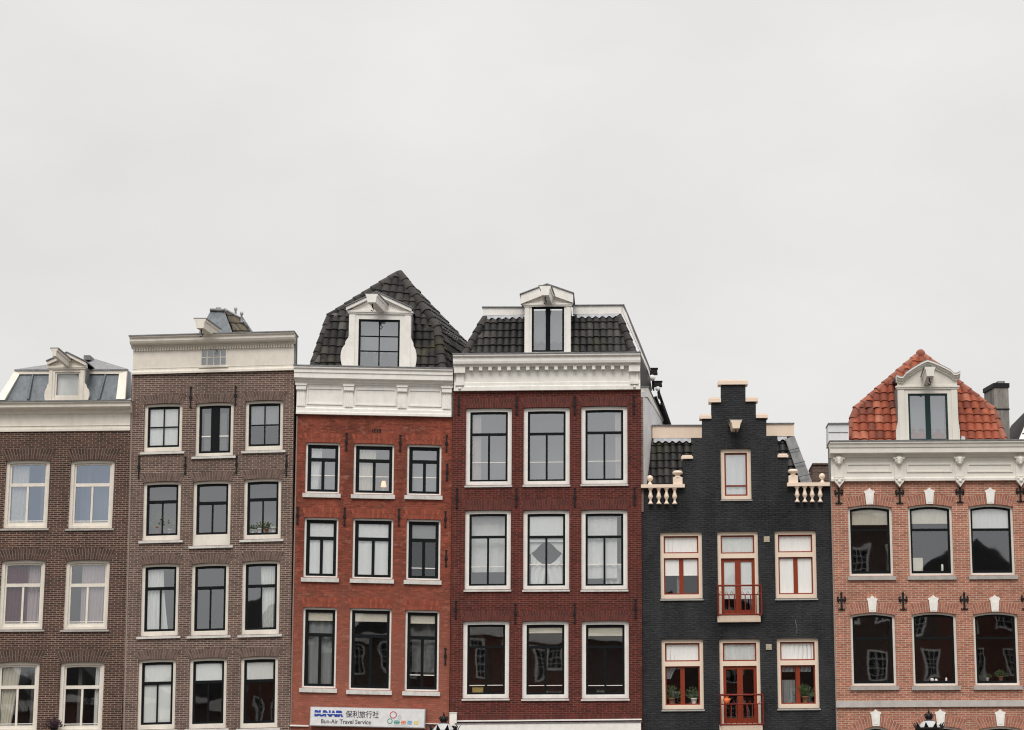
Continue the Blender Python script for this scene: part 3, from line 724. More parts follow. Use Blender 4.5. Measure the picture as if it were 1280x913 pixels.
    for i in range(c):
        for j in range(r):
            a1, a2 = xa + (xb - xa) * i / c, xa + (xb - xa) * (i + 1) / c; b1, b2 = za + (zc - za) * j / r, za + (zc - za) * (j + 1) / r; t = random.uniform(-.003, .003)
            gb.add([(a1, yd + .07 + t, b1), (a2, yd + .07 - t, b1), (a2, yd + .07 - t, b2), (a1, yd + .07 + t, b2)], [(0, 1, 2, 3)])
    H.put('pane', gb, glassm, D)
    return D, (xa, xb, za, zc, yd)

D, q = dormer(H, (61.5, 106, 460, 498), (55.5, 111.5), ((60, 453), (85, 442), (108.5, 454)), dict(rect=(69, 100.5, 465, 496), ts=.05, mat='cream'), 'cream', winkind=(1, 1), glassm='glow')
H.put('blind', MB().box(q[0], q[1], .3, .31, q[2], q[3]), 'fwhite', D)
beam(H, (67.8, 440.5), (85, 455), 1.9, .13, .22, parent=D, hook=False)

# ================================================================== HOUSE 2: grey brown, tall white fascia
H = House('canal_house', 154, -.012, .028, -.06, 'tall grey-brown brick house with plain cream fascia, flat top and three columns of black-sashed windows')
h2 = H
xL, xR = H.X(153, 905), H.X(361.8, 905)
W = []
rows = [[(203.7, 504.5, 564.5, 47.8, 'D'), (268, 503.3, 570, 47.5, 'F'), (330, 500.5, 563, 47.5, 'D')],
        [(202, 602, 675.5, 47.5, 'T'), (264.5, 601, 682, 47.5, 'T'), (327.8, 598.3, 674, 47, 'T')],
        [(199.5, 704.8, 795, 47, 'T'), (262, 704, 794.3, 47, 'T'), (325.7, 701, 793, 47.5, 'T')],
        [(195.5, 824.3, 911.8, 47.4, 'T'), (259.5, 822.5, 910.7, 47, 'T'), (323.6, 820.6, 910, 47.3, 'T')]]
for r, row in enumerate(rows):
    for c, (cx, yt, yb, wp, k) in enumerate(row):
        kw = dict(tf=.095, ts=.07, tb=.14, tsb=.07, rise=.02, fm='cream', sm='black', gm='gmid' if r < 3 else 'glow', tr=.34, trt=.09, mu=.045, sill=('sillwhite', .09, .085, .07))
        if k == 'D': kw.update(kind=(2, 2), ts=.06, mu=.035)
        if k == 'F': kw.update(kind='V', mu=.26, ts=.07, rail=[(.62, .035)], tb=.1)
        if r == 1 and c == 1: kw.update(tb=.34)
        if r == 1 and c == 0: kw.update(tb=.15)
        W.append(window(H, cx, yt, yb, wp, **kw))
holes = [q['hole'] for q in W]
for cx in (195, 258, 322):
    holes.append(window(H, cx, 945, 1012, 48, tf=.1, ts=.06, fm='cream', gm='glow', nm='window')['hole'])
zE = H.Z(260, 464)
wall(H, [(xL, 0), (xR, 0), (xR, zE + .02), (xL, zE + .02)], holes, 'b2')
body(H, xL, xR, H.Z(260, 470), [H.Z(260, y) for y in (920, 805, 690, 584, 480)])
for q in W: arch(H, q, .27, 'a2', 'm1', .14, .03)
a = W[0]; curtain(H, a['o'], a['xa'] - .02, a['xb'] + .02, a['za'], a['zc'], 'fwhite', amp=.006, y=.2, name='blind')
a = W[2]; curtain(H, a['o'], pc(a, 0), pc(a, 1), a['zb'] + .75, a['zc'], 'fgrey', amp=.01, y=.2, name='blind')
a = W[1]
for u0, u1 in ((.08, .36), (.64, .92)): H.put('door_panel', MB().box(pc(a, u0), pc(a, u1), .22, .23, a['za'] + .03, a['zc'] - .12), 'room', a['o'])
a = W[6]; curtain(H, a['o'], pc(a, 0), pc(a, .58), a['za'], a['zc'], 'fwhite', folds=5, amp=.04, lab='white curtain', taper=-.0, flare=.34)
a = W[8]; curtain(H, a['o'], pc(a, .45), pc(a, .98), a['za'], a['zc'], 'fwhite', folds=5, amp=.04, taper=-.15, lab='white curtain')
a = W[9]; blind(H, a['o'], a['xa'] - .02, a['xb'] + .02, a['za'], a['zc'], 'fwhite')
a = W[10]; blind(H, a['o'], a['xa'] - .02, a['xb'] + .02, a['ztr'] + .04, a['zc'], 'fwhite')
a = W[11]; blind(H, a['o'], a['xa'] - .02, a['xb'] + .02, a['ztr'] + .04, a['zc'], 'fwhite')
for i in (3, 5): 
    a = W[i]; H.put('interior_wall', MB().box(a['xa'] - .1, a['xb'] + .1, 1.1, 1.15, a['za'] - .1, a['zc']), 'fgrey', a['o'])
PG = 'potted plants on the window ledges'
a = W[3]; plant(H, pc(a, .3), .3, a['za'], 1.55, 'leafy green plant behind the left window, second row, of the grey-brown house'); plant(H, pc(a, .75), .3, a['za'], .95, 'small bushy plant right of the taller one in the same grey-brown house window', pot='potwhite')
a = W[5]
for u, s, k, p, lb in ((.12, .6, 'bush', 'potwhite', 'little plant in white dish, leftmost of four in one window'), (.38, .8, 'bush', 'potwhite', 'plant in wide white pot, second from left of four in one window'),
                       (.64, .75, 'bush', 'pot', 'low plant in clay pot, third from left of four in one window'), (.9, 1.1, 'spike', 'potwhite', 'tall spiky plant in square white pot, rightmost of four in one window')):
    plant(H, pc(a, u), .2, a['za'], s, lb, pot=p, kind=k)
for p in ((238.7, 484, 510), (294.8, 483, 507), (174, 570, 598), (231.9, 571, 592.5), (296, 570, 591.7), (358.3, 568.5, 595)): anchor(H, *p)
# fascia
xa_, xb_ = H.X(166.5, 440, -.05), H.X(367.4, 440, -.05); zf = H.Z(260, 465.5, -.05); zt = H.Z(260, 418, -.4)
holesF = []
wx0, wx1 = H.X(250.8, 447), H.X(284.3, 447); wz0, wz1 = H.Z(267, 458.5), H.Z(267, 436)
mb = MB(); mb.box(xa_, wx0, -.05, .3, zf, zt - .3); mb.box(wx1, xb_, -.05, .3, zf, zt - .3); mb.box(wx0, wx1, -.05, .3, zf, wz0); mb.box(wx0, wx1, -.05, .3, wz1, zt - .3)
fas = H.put('fascia', mb, 'cream')
mb = MB().sweepx([(-.051, zf - .01), (-.09, zf - .01), (-.09, zf + .05), (-.07, zf + .09), (-.051, zf + .10)], xa_ - .01, xb_ + .01); mb.box(xa_, xb_, -.06, -.051, zf + .16, zf + .175); H.put('fascia_moulding', mb, 'cream', fas)
fw = MB().ring(outline((wx0 + wx1) / 2, wz0, wz1, wx1 - wx0), outline((wx0 + wx1) / 2, wz0 + .04, wz1 - .04, wx1 - wx0 - .08), -.06, .05)
for k in range(1, 4): x = wx0 + (wx1 - wx0) * k / 4; fw.box(x - .014, x + .014, -.045, -.01, wz0 + .04, wz1 - .04)
z = (wz0 + wz1) / 2; fw.box(wx0 + .04, wx1 - .04, -.044, -.012, z - .013, z + .013)
o = H.put('attic_window', fw, 'cream'); H.put('pane', MB().add([(wx0, -.02, wz0), (wx1, -.02, wz0), (wx1, -.02, wz1), (wx0, -.02, wz1)], [(0, 1, 2, 3)]), 'gmid', o)
H.put('blind', MB().box(wx0, wx1, .1, .11, wz0, wz1), 'fgrey', o)
H.put('attic_sill', MB().box(wx0 - .04, wx1 + .04, -.1, -.052, wz0 - .04, wz0 - .002), 'cream', o)
x1_, x2_ = H.X(161.5, 425, -.4), H.X(366.5, 425, -.4)
cor = cornice(H, x1_, x2_ + .02, [(.3, zt - .301), (-.06, zt - .301), (-.1, zt - .24), (-.30, zt - .2), (-.34, zt - .14), (-.34, zt - .07), (-.4, zt - .03), (-.4, zt), (.3, zt)], 'cream')
mb = MB(); n = 62
for k in range(n): x = xa_ + .05 + (xb_ - xa_ - .1) * k / (n - 1); mb.box(x - .02, x + .02, -.12, -.052, zt - .40, zt - .305)
H.put('dentil_row', mb, 'cream', cor)
H.put('lead_edge', MB().box(xb_ + .002, xb_ + .05, -.03, .35, zf + .1, zt - .05), 'lead')
# zinc roof behind the parapet
m_ = MB(); f0, f1, f2, f3 = H.W(244, 424, 2.6), H.W(293.5, 424, 2.6), H.W(280, 388, 3.2), H.W(264, 387.3, 3.2)
b0, b1, b2, b3 = H.W(244, 424, 5), H.W(316, 424, 5), H.W(298, 398, 5), H.W(270, 392, 5)
m_.add([f0, f1, f2, f3, b0, b1, b2, b3], [(0, 1, 2, 3), (3, 2, 6, 7), (0, 3, 7, 4), (4, 7, 6, 5)])
rf = H.put('roof', m_, 'zinc', warp=False)
m_ = MB().tube([H.W(262.5, 387.5, 3.15), H.W(281, 388.3, 3.15)], .05, 8); m_.tube([H.W(270, 386.5, 3.2), H.W(276, 386.7, 3.2)], .06, 8); H.put('ridge_roll', m_, 'lead', rf, warp=False)
tiles(H, [H.W(293.5, 424, 2.6), H.W(314, 424, 4.8), H.W(298, 399, 4.8), H.W(280.5, 388.5, 3.2)], 'tmoss', .24, .3, parent=rf)
m_ = MB().tube([H.W(281, 387.5, 3.2), H.W(298, 397, 4.6), H.W(316, 419, 4.9)], .06, 6); H.put('verge', m_, 'leadlight', rf, warp=False)
m_ = MB()
for px, py in ((294.5, 388.5), (302, 394)): m_.lathe([(.05, -.25), (.03, 0), (.06, .02), (.05, .1), (.01, .12)], H.W(px, py, 4.4), 8)
for a_, b_ in (((299, 396), (311, 411)), ((303, 397), (316, 416))): m_.tube([H.W(*a_, 4.5), H.W(*b_, 4.7)], .025, 5)
H.put('vent_pipe', m_, 'leadlight', rf, warp=False)
beam(H, (250, 404.5), (269, 418), 1.6, .27, .28, hook=True, y1=.4)

# ================================================================== HOUSE 3: orange red, dark gambrel hip
H = House('canal_house', 361.5, -.002, -.021, .02, 'orange-red brick house with panelled white cornice and steep dark tiled pointed roof')
h3 = H
xL, xR = H.X(361.8, 905) + .004, H.X(561.3, 905)
W = []
rows = [[(403, 553.3, 616.5, 43.3), (467, 554.8, 618, 50.8), (530, 556, 619, 43.3)],
        [(401, 647, 722, 43), (465.8, 648, 723.5, 50.8), (529, 649.3, 725, 42.8)],
        [(399, 759.3, 860, 42.8), (462.5, 760.5, 862.5, 52.6), (527.3, 763, 864, 42.8)]]
for r, row in enumerate(rows):
    for c, (cx, yt, yb, wp) in enumerate(row):
        W.append(window(H, cx, yt, yb, wp, tf=.06, ts=.1 if r < 2 else .085, tb=.05, tsb=.08, fm='white', sm='black', gm=('gsky', 'glow' if c == 2 else 'gmid', 'glow')[r], tr=(.33, .34, .34)[r], trt=.1, mu=.085,
                        rail=[(.64, .025)] if r == 0 else ([(.80, .025)] if (r, c) in ((1, 2), (2, 2)) else None), sill=('sillwhite', .05, .14, .07)))
holes = [q['hole'] for q in W]
holes.append(window(H, 462, 950, 1013, 150, tf=.1, ts=.08, kind=(3, 1), gm='glow', nm='shop_window')['hole'])
zE = H.Z(465, 519)
wall(H, [(xL, 0), (xR, 0), (xR, zE + .02), (xL, zE + .02)], holes, 'b3')
body(H, xL, xR, H.Z(465, 472), [H.Z(465, y) for y in (880, 740, 633, 535)])
for q in W: arch(H, q, .29, 'a3', 'm3', .06, .01, gap=.012)
a = W[0]; curtain(H, a['o'], pc(a, 0), pc(a, .45), a['za'], a['zc'], 'fwhite', folds=4, taper=.3); curtain(H, a['o'], pc(a, .1), pc(a, 1), a['za'], a['zc'], 'fgrey', folds=2, y=.7)  # the second, deeper grey sheet is added to imitate reflected sky
a = W[1]; curtain(H, a['o'], pc(a, 0), pc(a, .55), a['za'], a['zc'], 'fcream', folds=5); H.put('interior_wall', MB().box(a['xa'], a['xb'], 1.2, 1.25, a['za'], a['zc']), 'frose', a['o'])
a = W[2]; curtain(H, a['o'], pc(a, 0), pc(a, 1), a['za'], a['zc'], 'fgrey', folds=2, y=.7)  # added grey sheet: the sky's reflection put in as colour behind the glass
tl_ = bpy.data.objects.new('table_lamp', None); C.objects.link(tl_); tl_.location = H.world(pc(W[1], .78), .55, W[1]['za'] - .05); tag(tl_, 'small lit table lamp inside the top middle window of the orange-red house', 'lamp')
lm_ = bpy.data.materials.new('lit lampshade'); lm_.use_nodes = True; lb_ = lm_.node_tree.nodes['Principled BSDF']; lb_.inputs['Base Color'].default_value = (.8, .6, .4, 1); lb_.inputs['Emission Color'].default_value = (1, .62, .35, 1); lb_.inputs['Emission Strength'].default_value = 1.3
m_ = MB().lathe([(.09, .22), (.055, .40), (.05, .40)], (0, 0, 0), 12); link('lamp_shade', m_.v, m_.f, m_.sm, lm_, tl_)
m_ = MB().lathe([(.07, 0), (.06, .02), (.02, .05), (.03, .14), (.015, .23)], (0, 0, 0), 12); link('lamp_base', m_.v, m_.f, m_.sm, M['potwhite'], tl_)
for i in (3, 4): a = W[i]; curtain(H, a['o'], a['xa'] - .03, a['xb'] + .03, a['za'], a['zc'], 'fwhite', folds=4, amp=.012, y=.2)
a = W[5]; blind(H, a['o'], a['xa'] - .02, a['xb'] + .02, a['ztr'], a['zc'], 'fgrey')
for i in (6, 7, 8): a = W[i]; blind(H, a['o'], a['xa'] - .02, a['xb'] + .02, a['zc'] - .22, a['zc'], 'fcream')
a = W[6]; curtain(H, a['o'], pc(a, 0), pc(a, 1), a['za'], a['zc'], 'fgrey', folds=3, y=.3)
a = W[8]; curtain(H, a['o'], pc(a, 0), pc(a, 1), a['zb'] + .6, a['zc'], 'fgrey', folds=3, y=.8)
for p in ((433.2, 541.5, 563.4), (500.5, 543.8, 564.5), (558.4, 543.8, 564.5), (559, 580, 600.6), (372.3, 633.6, 655.4), (431, 634.7, 657), (498.8, 636, 657.7), (557, 639.3, 659.6), (557.8, 687.7, 708.4), (556.8, 810, 831)): anchor(H, *p)
mb = MB()
for px, wd in ((466, .03), (468.6, .045), (471.9, .05), (475.2, .055)): x, z = H.L(px, 538.4); mb.box(x - wd / 2, x + wd / 2, -.012, 0, z - .06, z + .05)
H.put('iron_date_mark', mb, 'iron')
# cornice with panels
xa_, xb_ = H.X(370.5, 500, -.08), H.X(564.5, 500, -.08); zf = H.Z(465, 519.5, -.08); zt = H.Z(465, 459.3, -.4)
cor = cornice(H, H.X(367.2, 465, -.4), H.X(565.8, 465, -.4), [(.3, zt - .50), (-.08, zt - .50), (-.10, zt - .44), (-.17, zt - .42), (-.19, zt - .36), (-.32, zt - .34), (-.32, zt - .2), (-.35, zt - .18), (-.35, zt - .09), (-.4, zt - .05), (-.4, zt), (.3, zt)], 'white')
fr = H.put('frieze', MB().sweepx([(.3, zf), (-.12, zf), (-.12, zf + .07), (-.09, zf + .09), (-.09, zf + .18), (-.07, zf + .2), (-.055, zf + .22), (-.055, zt - .501), (.3, zt - .501)], xa_, xb_), 'white')
for px in (377, 436.5, 503.4, 559):
    x = H.X(px, 495); mb = MB().box(x - .13, x + .13, -.10, -.056, zf + .23, zt - .68); mb.box(x - .15, x + .15, -.17, -.056, zt - .68, zt - .55); mb.box(x - .17, x + .17, -.20, -.056, zt - .549, zt - .501)
    for k in (-.07, 0, .07): mb.box(x + k - .02, x + k + .02, -.115, -.101, zf + .25, zt - .72)
    H.put('bracket', mb, 'white', cor)
for p0, p1 in ((384, 429), (444, 496), (511, 552)):
    x0, x1 = H.X(p0, 495), H.X(p1, 495); z0, z1 = zf + .30, zt - .60; o_ = [(x0, z0), (x1, z0), (x1, z1), (x0, z1)]; i_ = [(x0 + .04, z0 + .04), (x1 - .04, z0 + .04), (x1 - .04, z1 - .04), (x0 + .04, z1 - .04)]
    H.put('panel_moulding', MB().ring(o_, i_, -.085, -.056), 'white', fr)
H.put('lead_edge', MB().box(xb_ + .003, xb_ + .03, -.06, .2, zf, zt - .5), 'lead')
# roof
BL, BR, KR, KL, AP = H.W(389, 464, .35), H.W(553.5, 467, .35), H.W(545.5, 410, .95), H.W(411.8, 396, .95), H.W(498.5, 342, 1.9)
KL = H.on(411.8, 396, BL, BR, KR)
R2, B2 = H.W(592, 441, 5.2), H.W(612, 478, 5.4)
LB, KB = H.W(420, 470, 6), H.W(440, 400, 5.6)
und = MB()
c_ = (AP + BL + BR) / 3 + Vector((0, 2, -1)); inn = lambda p: p + (c_ - p).normalized() * .07
und.add([inn(p) for p in (BL, BR, KR, KL, AP)] + [R2 + Vector((-.22, 0, -.1)), B2 + Vector((-.4, 0, 0)), LB, KB], [(0, 1, 2, 3), (3, 2, 4), (1, 6, 5, 2), (2, 5, 4), (7, 0, 3, 8), (8, 3, 4), (7, 8, 4, 5, 6)])
rf = H.put('roof', und, 'under', warp=False)
tiles(H, [BL, BR, KR, KL], 'tgrey', .235, .30, parent=rf); tiles(H, [KL, KR, AP], 'tgrey', .235, .30, parent=rf)
tiles(H, [BR, B2, R2], 'tgrey', .235, .30, parent=rf); tiles(H, [KR, R2, BR], 'tgrey', .235, .30, parent=rf); tiles(H, [KR, R2, AP], 'tgrey', .235, .30, parent=rf)
for pts_, r_ in (([BL, KL, AP], .11), ([BR, KR, AP], .15), ([B2, R2, AP], .08)): H.put('ridge_tiles', hip(pts_, r_, MB()), 'tcap', rf, warp=False)
D, q = dormer(H, (436.5, 514, 391, 459), (425.5, 520.5), ((433, 385), (471, 366.5), (514.5, 386.5)), dict(rect=(448.5, 500, 399.5, 460), ts=.06, mu=.035), 'white', winkind=(2, 3))
beam(H, (464.5, 373), (477.5, 386.5), 1.4, .30, .25, 'white', parent=D, cap=True)
H.put('blind', MB().box(q[0], q[1], .5, .51, q[2], q[3]), 'fgrey', D)

# ================================================================== HOUSE 4: maroon
H = House('canal_house', 561.5, -.003, .009, -.07, 'tall maroon brick house with white cornice of square dentils and black pantile mansard')
h4 = H
xL, xR = H.X(562, 905), H.X(803, 905)
W = []
rows = [[(610.9, 510.3, 606.5, 57.6), (683.2, 509.4, 606, 57.8), (755.4, 507.7, 605, 57.8)],
        [(609.7, 637.8, 737, 57.6), (682.7, 637.6, 737, 57.8), (755.5, 637.3, 737, 57.8)],
        [(607.4, 776.3, 873, 58), (681.6, 776.3, 873.3, 58), (756.6, 776.3, 873.3, 59)]]
for r, row in enumerate(rows):
    for c, (cx, yt, yb, wp) in enumerate(row):
        rl = {0: [(.70, .022)], 1: [(.71 if c < 1 else .68, .022)], 2: [(.83, .018)]}[r]
        W.append(window(H, cx, yt, yb, wp, tf=.125, ts=.065, tb=.12, tsb=.06, rise=.012, fm='white', sm='black', gm=('gsky', 'gmid', 'gwav')[r], tr=.335, trt=.075, mu=.06, rail=rl, sill=('sillwhite', .02, .07, .05)))
holes = [q['hole'] for q in W]
holes.append(window(H, 682, 950, 1013, 190, tf=.1, ts=.08, kind=(4, 1), gm='glow', nm='shop_window')['hole'])
zE = H.Z(680, 487.5)
wall(H, [(xL, 0), (xR, 0), (xR, zE + .02), (xL, zE + .02)], holes, 'b4')
body(H, xL, xR, H.Z(680, 455), [H.Z(680, y) for y in (890, 757, 623, 500)])
for q in W: arch(H, q, .31, 'a4', 'm4', .11, .012)
a = W[0]; curtain(H, a['o'], pc(a, .02), pc(a, .26), a['za'], a['zc'], 'frose', folds=3); curtain(H, a['o'], pc(a, .0), pc(a, 1), a['za'], a['zc'], 'fgrey', folds=2, y=1.2)  # rose one is a curtain; the deep grey sheet imitates reflected sky
a = W[1]; curtain(H, a['o'], pc(a, .0), pc(a, 1), a['za'], a['zc'], 'fgrey', folds=2, y=1.2)  # no curtain here: added grey sheet stands in for sky reflected in the glass
a = W[2]; curtain(H, a['o'], pc(a, .82), pc(a, .99), a['za'], a['zc'], 'frose', folds=2); curtain(H, a['o'], pc(a, .0), pc(a, 1), a['za'], a['zc'], 'fgrey', folds=2, y=1.2)  # deep grey sheet behind the rose curtain is added as painted sky reflection
a = W[3]; curtain(H, a['o'], pc(a, 0), pc(a, 1), a['zb'] + .55, a['zc'], 'fwhite', folds=3, amp=.02, y=.4, lab='thin white sheet')
a = W[4]; blind(H, a['o'], a['xa'], a['xb'], a['ztr'] - .12, a['zc'], 'fwhite')
# a sheet hung by its corners: cut as in the window, two swags either side of a dark gap
mb = MB(); n = 28; V = []
xc_ = a['x']; Wd = a['xb'] - a['xa']
for j in range(13):
    t = j / 12
    for i in range(n + 1):
        u = i / n; hg = a['ztr'] - a['za']; top = a['ztr'] - .60 * hg + .27 * hg * abs(2 * u - 1) ** 1.7; z = a['za'] + (top - a['za']) * t
        V.append((a['xa'] + Wd * (.04 + .94 * u), .23 + .03 * math.sin(abs(u - .5) * 34 + t * 5), z))
mb.add(V, [(j * (n + 1) + i, j * (n + 1) + i + 1, (j + 1) * (n + 1) + i + 1, (j + 1) * (n + 1) + i) for j in range(12) for i in range(n)], True)
o = H.put('curtain', mb, 'fwhite', a['o']); o['label'] = 'white sheet hung by its corners'
for s_ in (-1, 1):
    z0 = a['ztr'] - .12; xe = a['xa'] if s_ < 0 else a['xb']
    hw_ = abs(xe - xc_); edge = [(xc_ + s_ * hw_ * t, a['ztr'] - hg * (.10 + .13 * (t / .55) ** 1.8 if t < .55 else .23 + .13 * ((t - .55) / .45) ** .8)) for t in (1, .9, .8, .7, .6, .5, .4, .3, .2, .1, .03)]
    H.put('curtain', MB().prism([(xc_ + s_ * .002, z0 + .12), (xe, z0 + .12)] + edge, .25, .255), 'fwhite', a['o'])
H.put('interior_wall', MB().box(a['xa'], a['xb'], .8, .83, a['za'], a['zc']), 'slate', a['o'])
a = W[5]; curtain(H, a['o'], pc(a, 0), pc(a, .88), a['zb'] + .35, a['zc'], 'fwhite', folds=4, amp=.02, y=.25); curtain(H, a['o'], pc(a, .2), pc(a, 1), a['za'], a['zb'] + .8, 'fwhite', folds=3, amp=.04, y=.35, taper=-.4)
for i, hgt in ((7, .14), (8, .22)): a = W[i]; blind(H, a['o'], a['xa'] - .02, a['xb'] + .02, a['zc'] - hgt, a['zc'], 'fcream')
a = W[6]; bx = link('cardboard_box', *(lambda m: (m.v, m.f, m.sm))(MB().box(-.16, .16, -.1, .1, 0, .18).box(-.165, -.02, -.105, .1, .181, .187).box(.02, .165, -.105, .1, .181, .187)), M['box'], None)
bx.location = H.world(pc(a, .25), .32, a['za'] - .02); tag(bx, 'small yellow box on the ledge in the lowest left window of the maroon house', 'box')
for row in (((573.7, 495.7, 519), (646, 496.4, 518.6), (718.4, 495.7, 518), (792.2, 495, 517.8)), ((571.3, 611, 635.5), (645.6, 610, 634), (718.4, 610, 634), (793.1, 609.5, 632.4)),
            ((569.8, 751, 773.6), (644.3, 754.7, 780), (718.3, 754.7, 779.7), (794.5, 748.6, 772.6))):
    for p in row: anchor(H, *p)
# cornice
xa_, xb_ = H.X(567.5, 470, -.08), H.X(800.3, 470, -.08); zf = H.Z(680, 488, -.08); zt = H.Z(680, 442.2, -.42)
cor = cornice(H, H.X(566, 445, -.42), H.X(800.6, 445, -.42), [(.3, zt - .34), (-.2, zt - .34), (-.2, zt - .30), (-.33, zt - .27), (-.35, zt - .2), (-.35, zt - .1), (-.42, zt - .05), (-.42, zt), (.3, zt)], 'white')
fr = H.put('frieze', MB().sweepx([(.3, zf), (-.11, zf), (-.11, zf + .12), (-.08, zf + .15), (-.08, zf + .24), (-.055, zf + .26), (-.055, zt - .341), (.3, zt - .341)], xa_, xb_), 'white')
n = 17
for k in range(n):
    x, z = H.L(589.2 + (777.5 - 589.2) * k / (n - 1), 455 - 2 * k / (n - 1), -.15); H.put('dentil', MB().box(x - .052, x + .052, -.235, -.056, zt - .455, zt - .343), 'white', cor)
for px in (575, 793):
    x = H.X(px, 470); mb = MB().box(x - .12, x + .12, -.12, -.056, zf + .14, zt - .52); mb.box(x - .17, x + .17, -.24, -.056, zt - .53, zt - .345); mb.box(x - .13, x + .13, -.16, -.056, zf + .16, zf + .25)
    for k in (-.07, 0, .07): mb.box(x + k - .02, x + k + .02, -.135, -.121, zf + .26, zt - .55)
    mb.ball((x, -.13, zf + .07), .045, 6); H.put('bracket', mb, 'white', cor)
# mansard
BL, BR, TR, TL = H.W(577, 452, .3), H.W(798, 450, .3), H.W(776.5, 395.5, 1.05), H.W(605, 398.5, 1.05)
und = MB(); bk = lambda p: p + Vector((0, 5, 0)); c_ = Vector(((BL.x + BR.x) / 2, 3, BL.z)); inn = lambda p: p + (c_ - p).normalized() * .05
und.add([inn(p) for p in (BL, BR, TR, TL)] + [bk(BL), bk(BR), bk(TR) - Vector((0, 1, 0)), bk(TL) - Vector((0, 1, 0))], [(0, 1, 2, 3), (1, 5, 6, 2), (4, 0, 3, 7), (3, 2, 6, 7), (5, 4, 7, 6)])
rf = H.put('roof', und, 'under', warp=False)
tiles(H, [BL, BR, TR, TL], 'tblack', .21, .29, parent=rf)
for pts_ in ([H.W(580, 446, .28), H.W(606.5, 398, 1.0)], [H.W(793.5, 446, .28), H.W(773.5, 396.5, 1.0)]): H.put('ridge_tiles', hip(pts_, .12, MB()), 'tcap', rf, warp=False)
# white fascia along the top and wavy lead under it
for p0, p1, y0, y1, z0, z1 in ((603.5, 657, 384, 384, 394.8, 393.5), (716, 777, 381.8, 381.3, 393, 392.3)):
    m_ = MB().poly3([H.W(p0, z0, .95), H.W(p1, z1, .95), H.W(p1, y1, .95), H.W(p0, y0, .95)], .15); o = H.put('roof_fascia', m_, 'white', rf, warp=False)
    m_ = MB().poly3([H.W(p0 - 1, y0 + .3, .9), H.W(p1 + 1, y1 + .3, .9), H.W(p1 + 1, y1 - .8, .9), H.W(p0 - 1, y0 - .8, .9)], .3); H.put('lead_capping', m_, 'lead', o, warp=False)
    a_, b_ = H.W(p0 + 5, z0 + 2.6, .90), H.W(p1 - 3, z1 + 2.6, .90); n = 40; V = []
    for i in range(n + 1):
        t = i / n; p = a_ + (b_ - a_) * t; V += [p + Vector((0, .05, .07)), p + Vector((0, 0, -.03 - .03 * math.sin((p - a_).length / .21 * 6.283)))]
    m_ = MB().add(V, [(2 * i + 1, 2 * i + 3, 2 * i + 2, 2 * i) for i in range(n)]); H.put('lead_flashing', m_, 'leadlight', rf, warp=False)
# right verge, side slope and flared side wall
m_ = MB().poly3([H.W(776.5, 381, 1.0), H.W(779, 380.7, 1.0), H.W(812.5, 463, 1.6), H.W(812, 474, 1.6), H.W(798.5, 436, 1.0), H.W(776.5, 386, 1.0)], .12, (0, 1, 0)); vg = H.put('verge_board', m_, 'white', rf, warp=False)
H.put('lead_edge', MB().tube([H.W(779, 380.5, .98), H.W(800, 431, 1.2), H.W(813, 463.5, 1.6)], .03, 6), 'lead', vg, warp=False)
m_ = MB().poly3([H.W(798.5, 440, .35), H.W(801, 490, .35), H.W(815, 488, 1.5), H.W(812, 468, 1.7), H.W(799, 438, 1.1)], .1); H.put('roof_side', m_, 'tblack', rf, warp=False)
m_ = MB().poly3([H.W(803.6, 607, .26), H.W(803.6, 490, .26), H.W(811, 490, 1.0), H.W(831, 534, 3.0), H.W(831, 640, 3.0), H.W(815, 640, 1.4)], .06, (-1, 0, 0)); sw = H.put('side_wall', m_, 'plaster', warp=False)
m_ = MB().poly3([H.W(800.6, 484.5, .2), H.W(810.5, 484.8, .9), H.W(832, 531.5, 3.0), H.W(826, 532, 2.95), H.W(809.5, 496.5, .88), H.W(800.6, 496.5, .2)], .09, (0, -.6, 0)); H.put('coping', m_, 'white', sw, warp=False)
H.put('lead_edge', MB().tube([H.W(800.8, 497, .12), H.W(809.3, 497, .8), H.W(826.2, 533, 2.85)], .02, 6).tube([H.W(800.8, 484, .12), H.W(810.8, 484.2, .85), H.W(832.5, 532, 2.95)], .02, 6), 'lead', sw, warp=False)
mb = MB().box(H.X(801.2, 550, .1), H.X(804.2, 550, .1), .05, .28, H.Z(802, 640, .1), H.Z(802, 497, .1)); H.put('brick_quoin', mb, 'bold')
m_ = MB()
for a_, b_, r_ in (((819, 496), (833, 534), .05), ((823, 490), (838.5, 534), .045), ((826, 505), (836, 534), .07)): m_.tube([H.W(*a_, 2.4), H.W(*b_, 2.8)], r_, 8)
H.put('pipe', m_, 'iron', warp=False)
D, q = dormer(H, (655.8, 713.5, 381.5, 440), (0, 0), ((651, 370), (684, 357), (716.5, 368.5)), dict(rect=(664.8, 705.2, 383.5, 440), ts=.06, mu=.14), 'white', winkind=(2, 1), scroll=False, depth=2.0, flatgable=True)
beam(H, (681.3, 363.5), (686, 376), 1.3, .27, .28, 'white', parent=D)
H.put('blind', MB().box(q[0], q[1], .5, .51, q[2], q[3]), 'fgrey', D)
